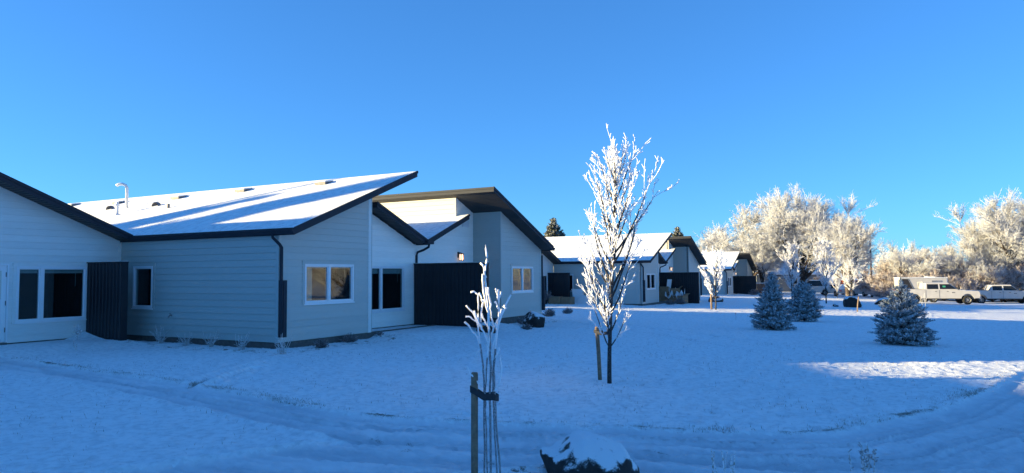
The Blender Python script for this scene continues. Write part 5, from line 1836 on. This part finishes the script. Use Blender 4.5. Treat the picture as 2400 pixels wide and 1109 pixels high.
# low board fence behind the farthest screen
root = empty('board_fence', (80.5, 2.4, G(80.5, 2.4)), HD, 'low brown board fence right of the farthest black screen', 'fence')
mbd = MB(); mbd.box(-.09, .09, -.012, .012, .03, 1.25)
bme = mesh_np('board', mbd.v, mbd.f)
for i in range(18):
    link('board', bme, M['boards'], root, (-1.7 + i * .2, 0, 0))
for zz in (.35, 1.0):
    k = MB(); k.box(-1.85, 1.85, .013, .06, zz - .05, zz + .05); k.build('rail', M['boards'], root)
k = MB(); k.box(-1.85, 1.85, -.04, .04, 1.251, 1.32); k.build('snow_cap', M['roofsnow'], root)


def carton(x, y, z, sx, sy, sz, rz, label, open_top=False):
    root = empty('cardboard_box', (x, y, z), rz, label, 'box', 'cardboard boxes')
    k = MB()
    t = .008
    k.box(-sx, sx, -sy, -sy + t, 0, sz); k.box(-sx, sx, sy - t, sy, 0, sz); k.box(-sx, -sx + t, -sy + t, sy - t, 0, sz); k.box(sx - t, sx, -sy + t, sy - t, 0, sz); k.box(-sx, sx, -sy, sy, -.004, .004)
    k.build('carton', M['cardboard'], root)
    for s in (-1, 1):
        f = MB()
        if open_top:
            f.hexa([(-sx, s * sy, sz), (sx, s * sy, sz), (sx, s * sy + s * .006, sz), (-sx, s * sy + s * .006, sz), (-sx * .95, s * (sy + .2), sz + .16), (sx * .95, s * (sy + .2), sz + .16), (sx * .95, s * (sy + .206), sz + .155), (-sx * .95, s * (sy + .206), sz + .155)])
        else:
            f.box(-sx, sx, min(s * sy, s * .005), max(s * sy, s * .005), sz, sz + .008)
        f.build('flap', M['cardboard'], root)
    return root


bz = G(31.0, 7.0)
zp = G(31, 6.5)
carton(30.9, 6.55, zp, .28, .42, .50, .05, 'cardboard box, left one of the pair before the second house screen')
carton(31.0, 5.72, zp, .28, .40, .48, -.06, 'cardboard box, right one of the pair before the second house screen')
# pale sheet and tub leaning beside the screen
root = empty('plastic_tub', (32.45, 5.55, zp), .2, 'pale grey plastic tub on the ground right of the second house screen', 'tub')
k = MB(); k.hexa([(-.22, -.3, 0), (.22, -.3, 0), (.22, .3, 0), (-.22, .3, 0), (-.30, -.38, .95), (.30, -.38, .95), (.30, .38, .95), (-.30, .38, .95)]); k.build('tub_body', M['vinyl'], root)
k = MB(); k.box(-.34, .34, -.42, .42, .951, 1.0); k.build('rim', M['vinyl'], root)
root = empty('foam_sheet', (32.0, 5.05, zp - .02), 0, 'white folded sheet lying against the slate blue wall of the second house', 'sheet')
k = MB(); k.prism([(-.6, 0), (.55, 0), (.35, .22), (-.05, .62), (-.45, .50)], 0, -.03, .03); k.build('sheet', M['vinyl'], root)
# potted dead plant
root = empty('potted_plant', (30.6, 7.25, zp), 0, 'dark dead plant in a pot left of the cardboard box pair', 'plant')
k = MB(); k.tube([(0, 0, 0), (0, 0, .3)], [.16, .22], 10); k.build('pot', M['plastic'], root)
link('twigs', BU[2], M['frost_bush'], root, (0, 0, .3), None, (1.7, 1.7, 2.0))

# discarded packaging by the second screen
zq = G(39.6, .5)
carton(39.5, 1.55, zq, .42, .40, 1.25, .1, 'tall brown carton at the left end of the packaging heap')
carton(39.2, .35, zq, .45, .55, .60, -.2, 'wide open carton at the right of the packaging heap', True)
carton(39.7, .80, zq + .62, .36, .36, .5, .5, 'tilted carton on top of the packaging heap', True)
root = empty('foam_strip', (39.3, 1.15, zq + .85), .2, 'upright white foam strip standing in the packaging heap', 'foam strip')
for a, b in ((-.16, -.08), (.08, .16)):
    k = MB(); k.hexa([(-.05, a, 0), (.05, a, 0), (.05, b, 0), (-.05, b, 0), (-.02, a - .12, .95), (.08, a - .12, .95), (.08, b - .12, .95), (-.02, b - .12, .95)]); k.build('rail', M['vinyl'], root)
k = MB(); k.hexa([(.0, -.08, 0), (.05, -.08, 0), (.05, .08, 0), (.0, .08, 0), (.03, -.2, .95), (.08, -.2, .95), (.08, -.04, .95), (.03, -.04, .95)]); k.build('web', M['vinyl'], root)
rs2 = np.random.RandomState(17)
k = MB()
n = 14
for i in range(n):
    for j in range(5):
        k.v.append((38.72 + .22 * j + .08 * rs2.randn(), 1.25 - 1.35 * i / (n - 1) + .05 * rs2.randn(), zq + .45 + .18 * math.sin(i * 1.7 + j) + .10 * rs2.randn() + .10 * j))
for i in range(n - 1):
    for j in range(4):
        a = i * 5 + j; k.f.append((a, a + 1, a + 6, a + 5))
o = k.build('plastic_wrap', M['pvc'])
sol = o.modifiers.new('thick', 'SOLIDIFY'); sol.thickness = .012
tag(o, 'crumpled pale plastic wrap strewn over the packaging heap', 'wrap')

# red flag pin in the lawn left of the spruces
root = empty('marker_flag', (19.6, -7.6, G(19.6, -7.6)), 0, 'tiny red marker flag in the snow left of the spruces', 'flag')
k = MB(); k.tube([(0, 0, -.05), (0, 0, .32)], .004, 5); k.build('pin', M['galv'], root)
k = MB(); k.box(-.035, .035, -.004, .004, .25, .33); k.build('pennant', M['redtag'], root)

# ------------------------------------------------------------------ beyond the frame: what shades and is mirrored
def shade_house(w0, w1, s, zr, label):
    """unseen house-shaped blocker added towards the sun, ridge across the light"""
    cx = [(.84 * w + .545 * s, .545 * w - .84 * s) for w in (w0, w1)]
    mx, my = (cx[0][0] + cx[1][0]) / 2, (cx[0][1] + cx[1][1]) / 2
    L = abs(w1 - w0)
    root = empty('shade_house_block', (mx, my, -.2), math.atan2(.545, .84), label, 'house')
    k = MB(); k.box(-L / 2, L / 2, -4, 4, -.3, zr - 1.6); k.build('wall', M['housegrey'], root)
    k = MB(); k.prism([(-4.4, zr - 1.59), (4.4, zr - 1.59), (0, zr + .2)], 0, -L / 2 - .01, L / 2 + .01); k.build('roof', M['dark'], root)
    return root


shade_house(-40, -6.4, -23, 6.06, 'house shaped block added out of view to shade the lawn')  # added blocker, ridge height set by where the lawn's shade ends
shade_house(-7.6, -3.6, -23, 5.76, 'lower block added out of view to trim the lit strip of lawn')  # added blocker closing the gap, lower so a sunlit strip remains
tall = plant_tree('shade_tree', SPF, *( .84 * 3.2 + .545 * -42, .545 * 3.2 - .84 * -42), 0, (.5, .5, 2.2), 'slim conifer out of view on the sunny side', 'conifer', None, ('bark_far', 'needle_far'), sink=.1)
plant_tree('shade_tree', TC, .84 * -.3 + .545 * -36, .545 * -.3 - .84 * -36, 1.0, (.50, .50, 1.06), 'slim tree added out of view to shade the nearest spruce', 'tree', None, sink=.1)  # added only to keep the sun off the nearest spruce
px_, py_ = .84 * 5.75 + .545 * -38, .545 * 5.75 - .84 * -38
pole(px_, py_, 12.2, 'pole out of view on the sunny side', False, .14)
o = plant_tree('shade_tree', SPF, .84 * 5.2 + .545 * -36, .545 * 5.2 - .84 * -36, 0, (.9, .9, 1.25), 'conifer out of view on the sunny side', 'conifer', None, ('bark_far', 'needle_far'))
# board fence and trees out of frame at right, mirrored in the gable windows
fr = empty('boundary_fence', (30, -33, G(30, -33)), math.atan2(1, -.35) + .35, 'long board fence past the right edge of the picture', 'fence')
for i in range(90):
    link('board', bme, M['boards'], fr, (-13.5 + i * .3, 0, 0), None, (1.6, 1, 1.35))
for x, y, s, w_ in ((34, -40, .8, 'nearest'), (42, -46, .9, 'middle'), (52, -44, .7, 'farthest')):
    plant_tree('tall_tree', TB, x, y, x, s, w_ + ' of three frosted trees past the right edge of the picture', 'tree', 'trees past the right edge')
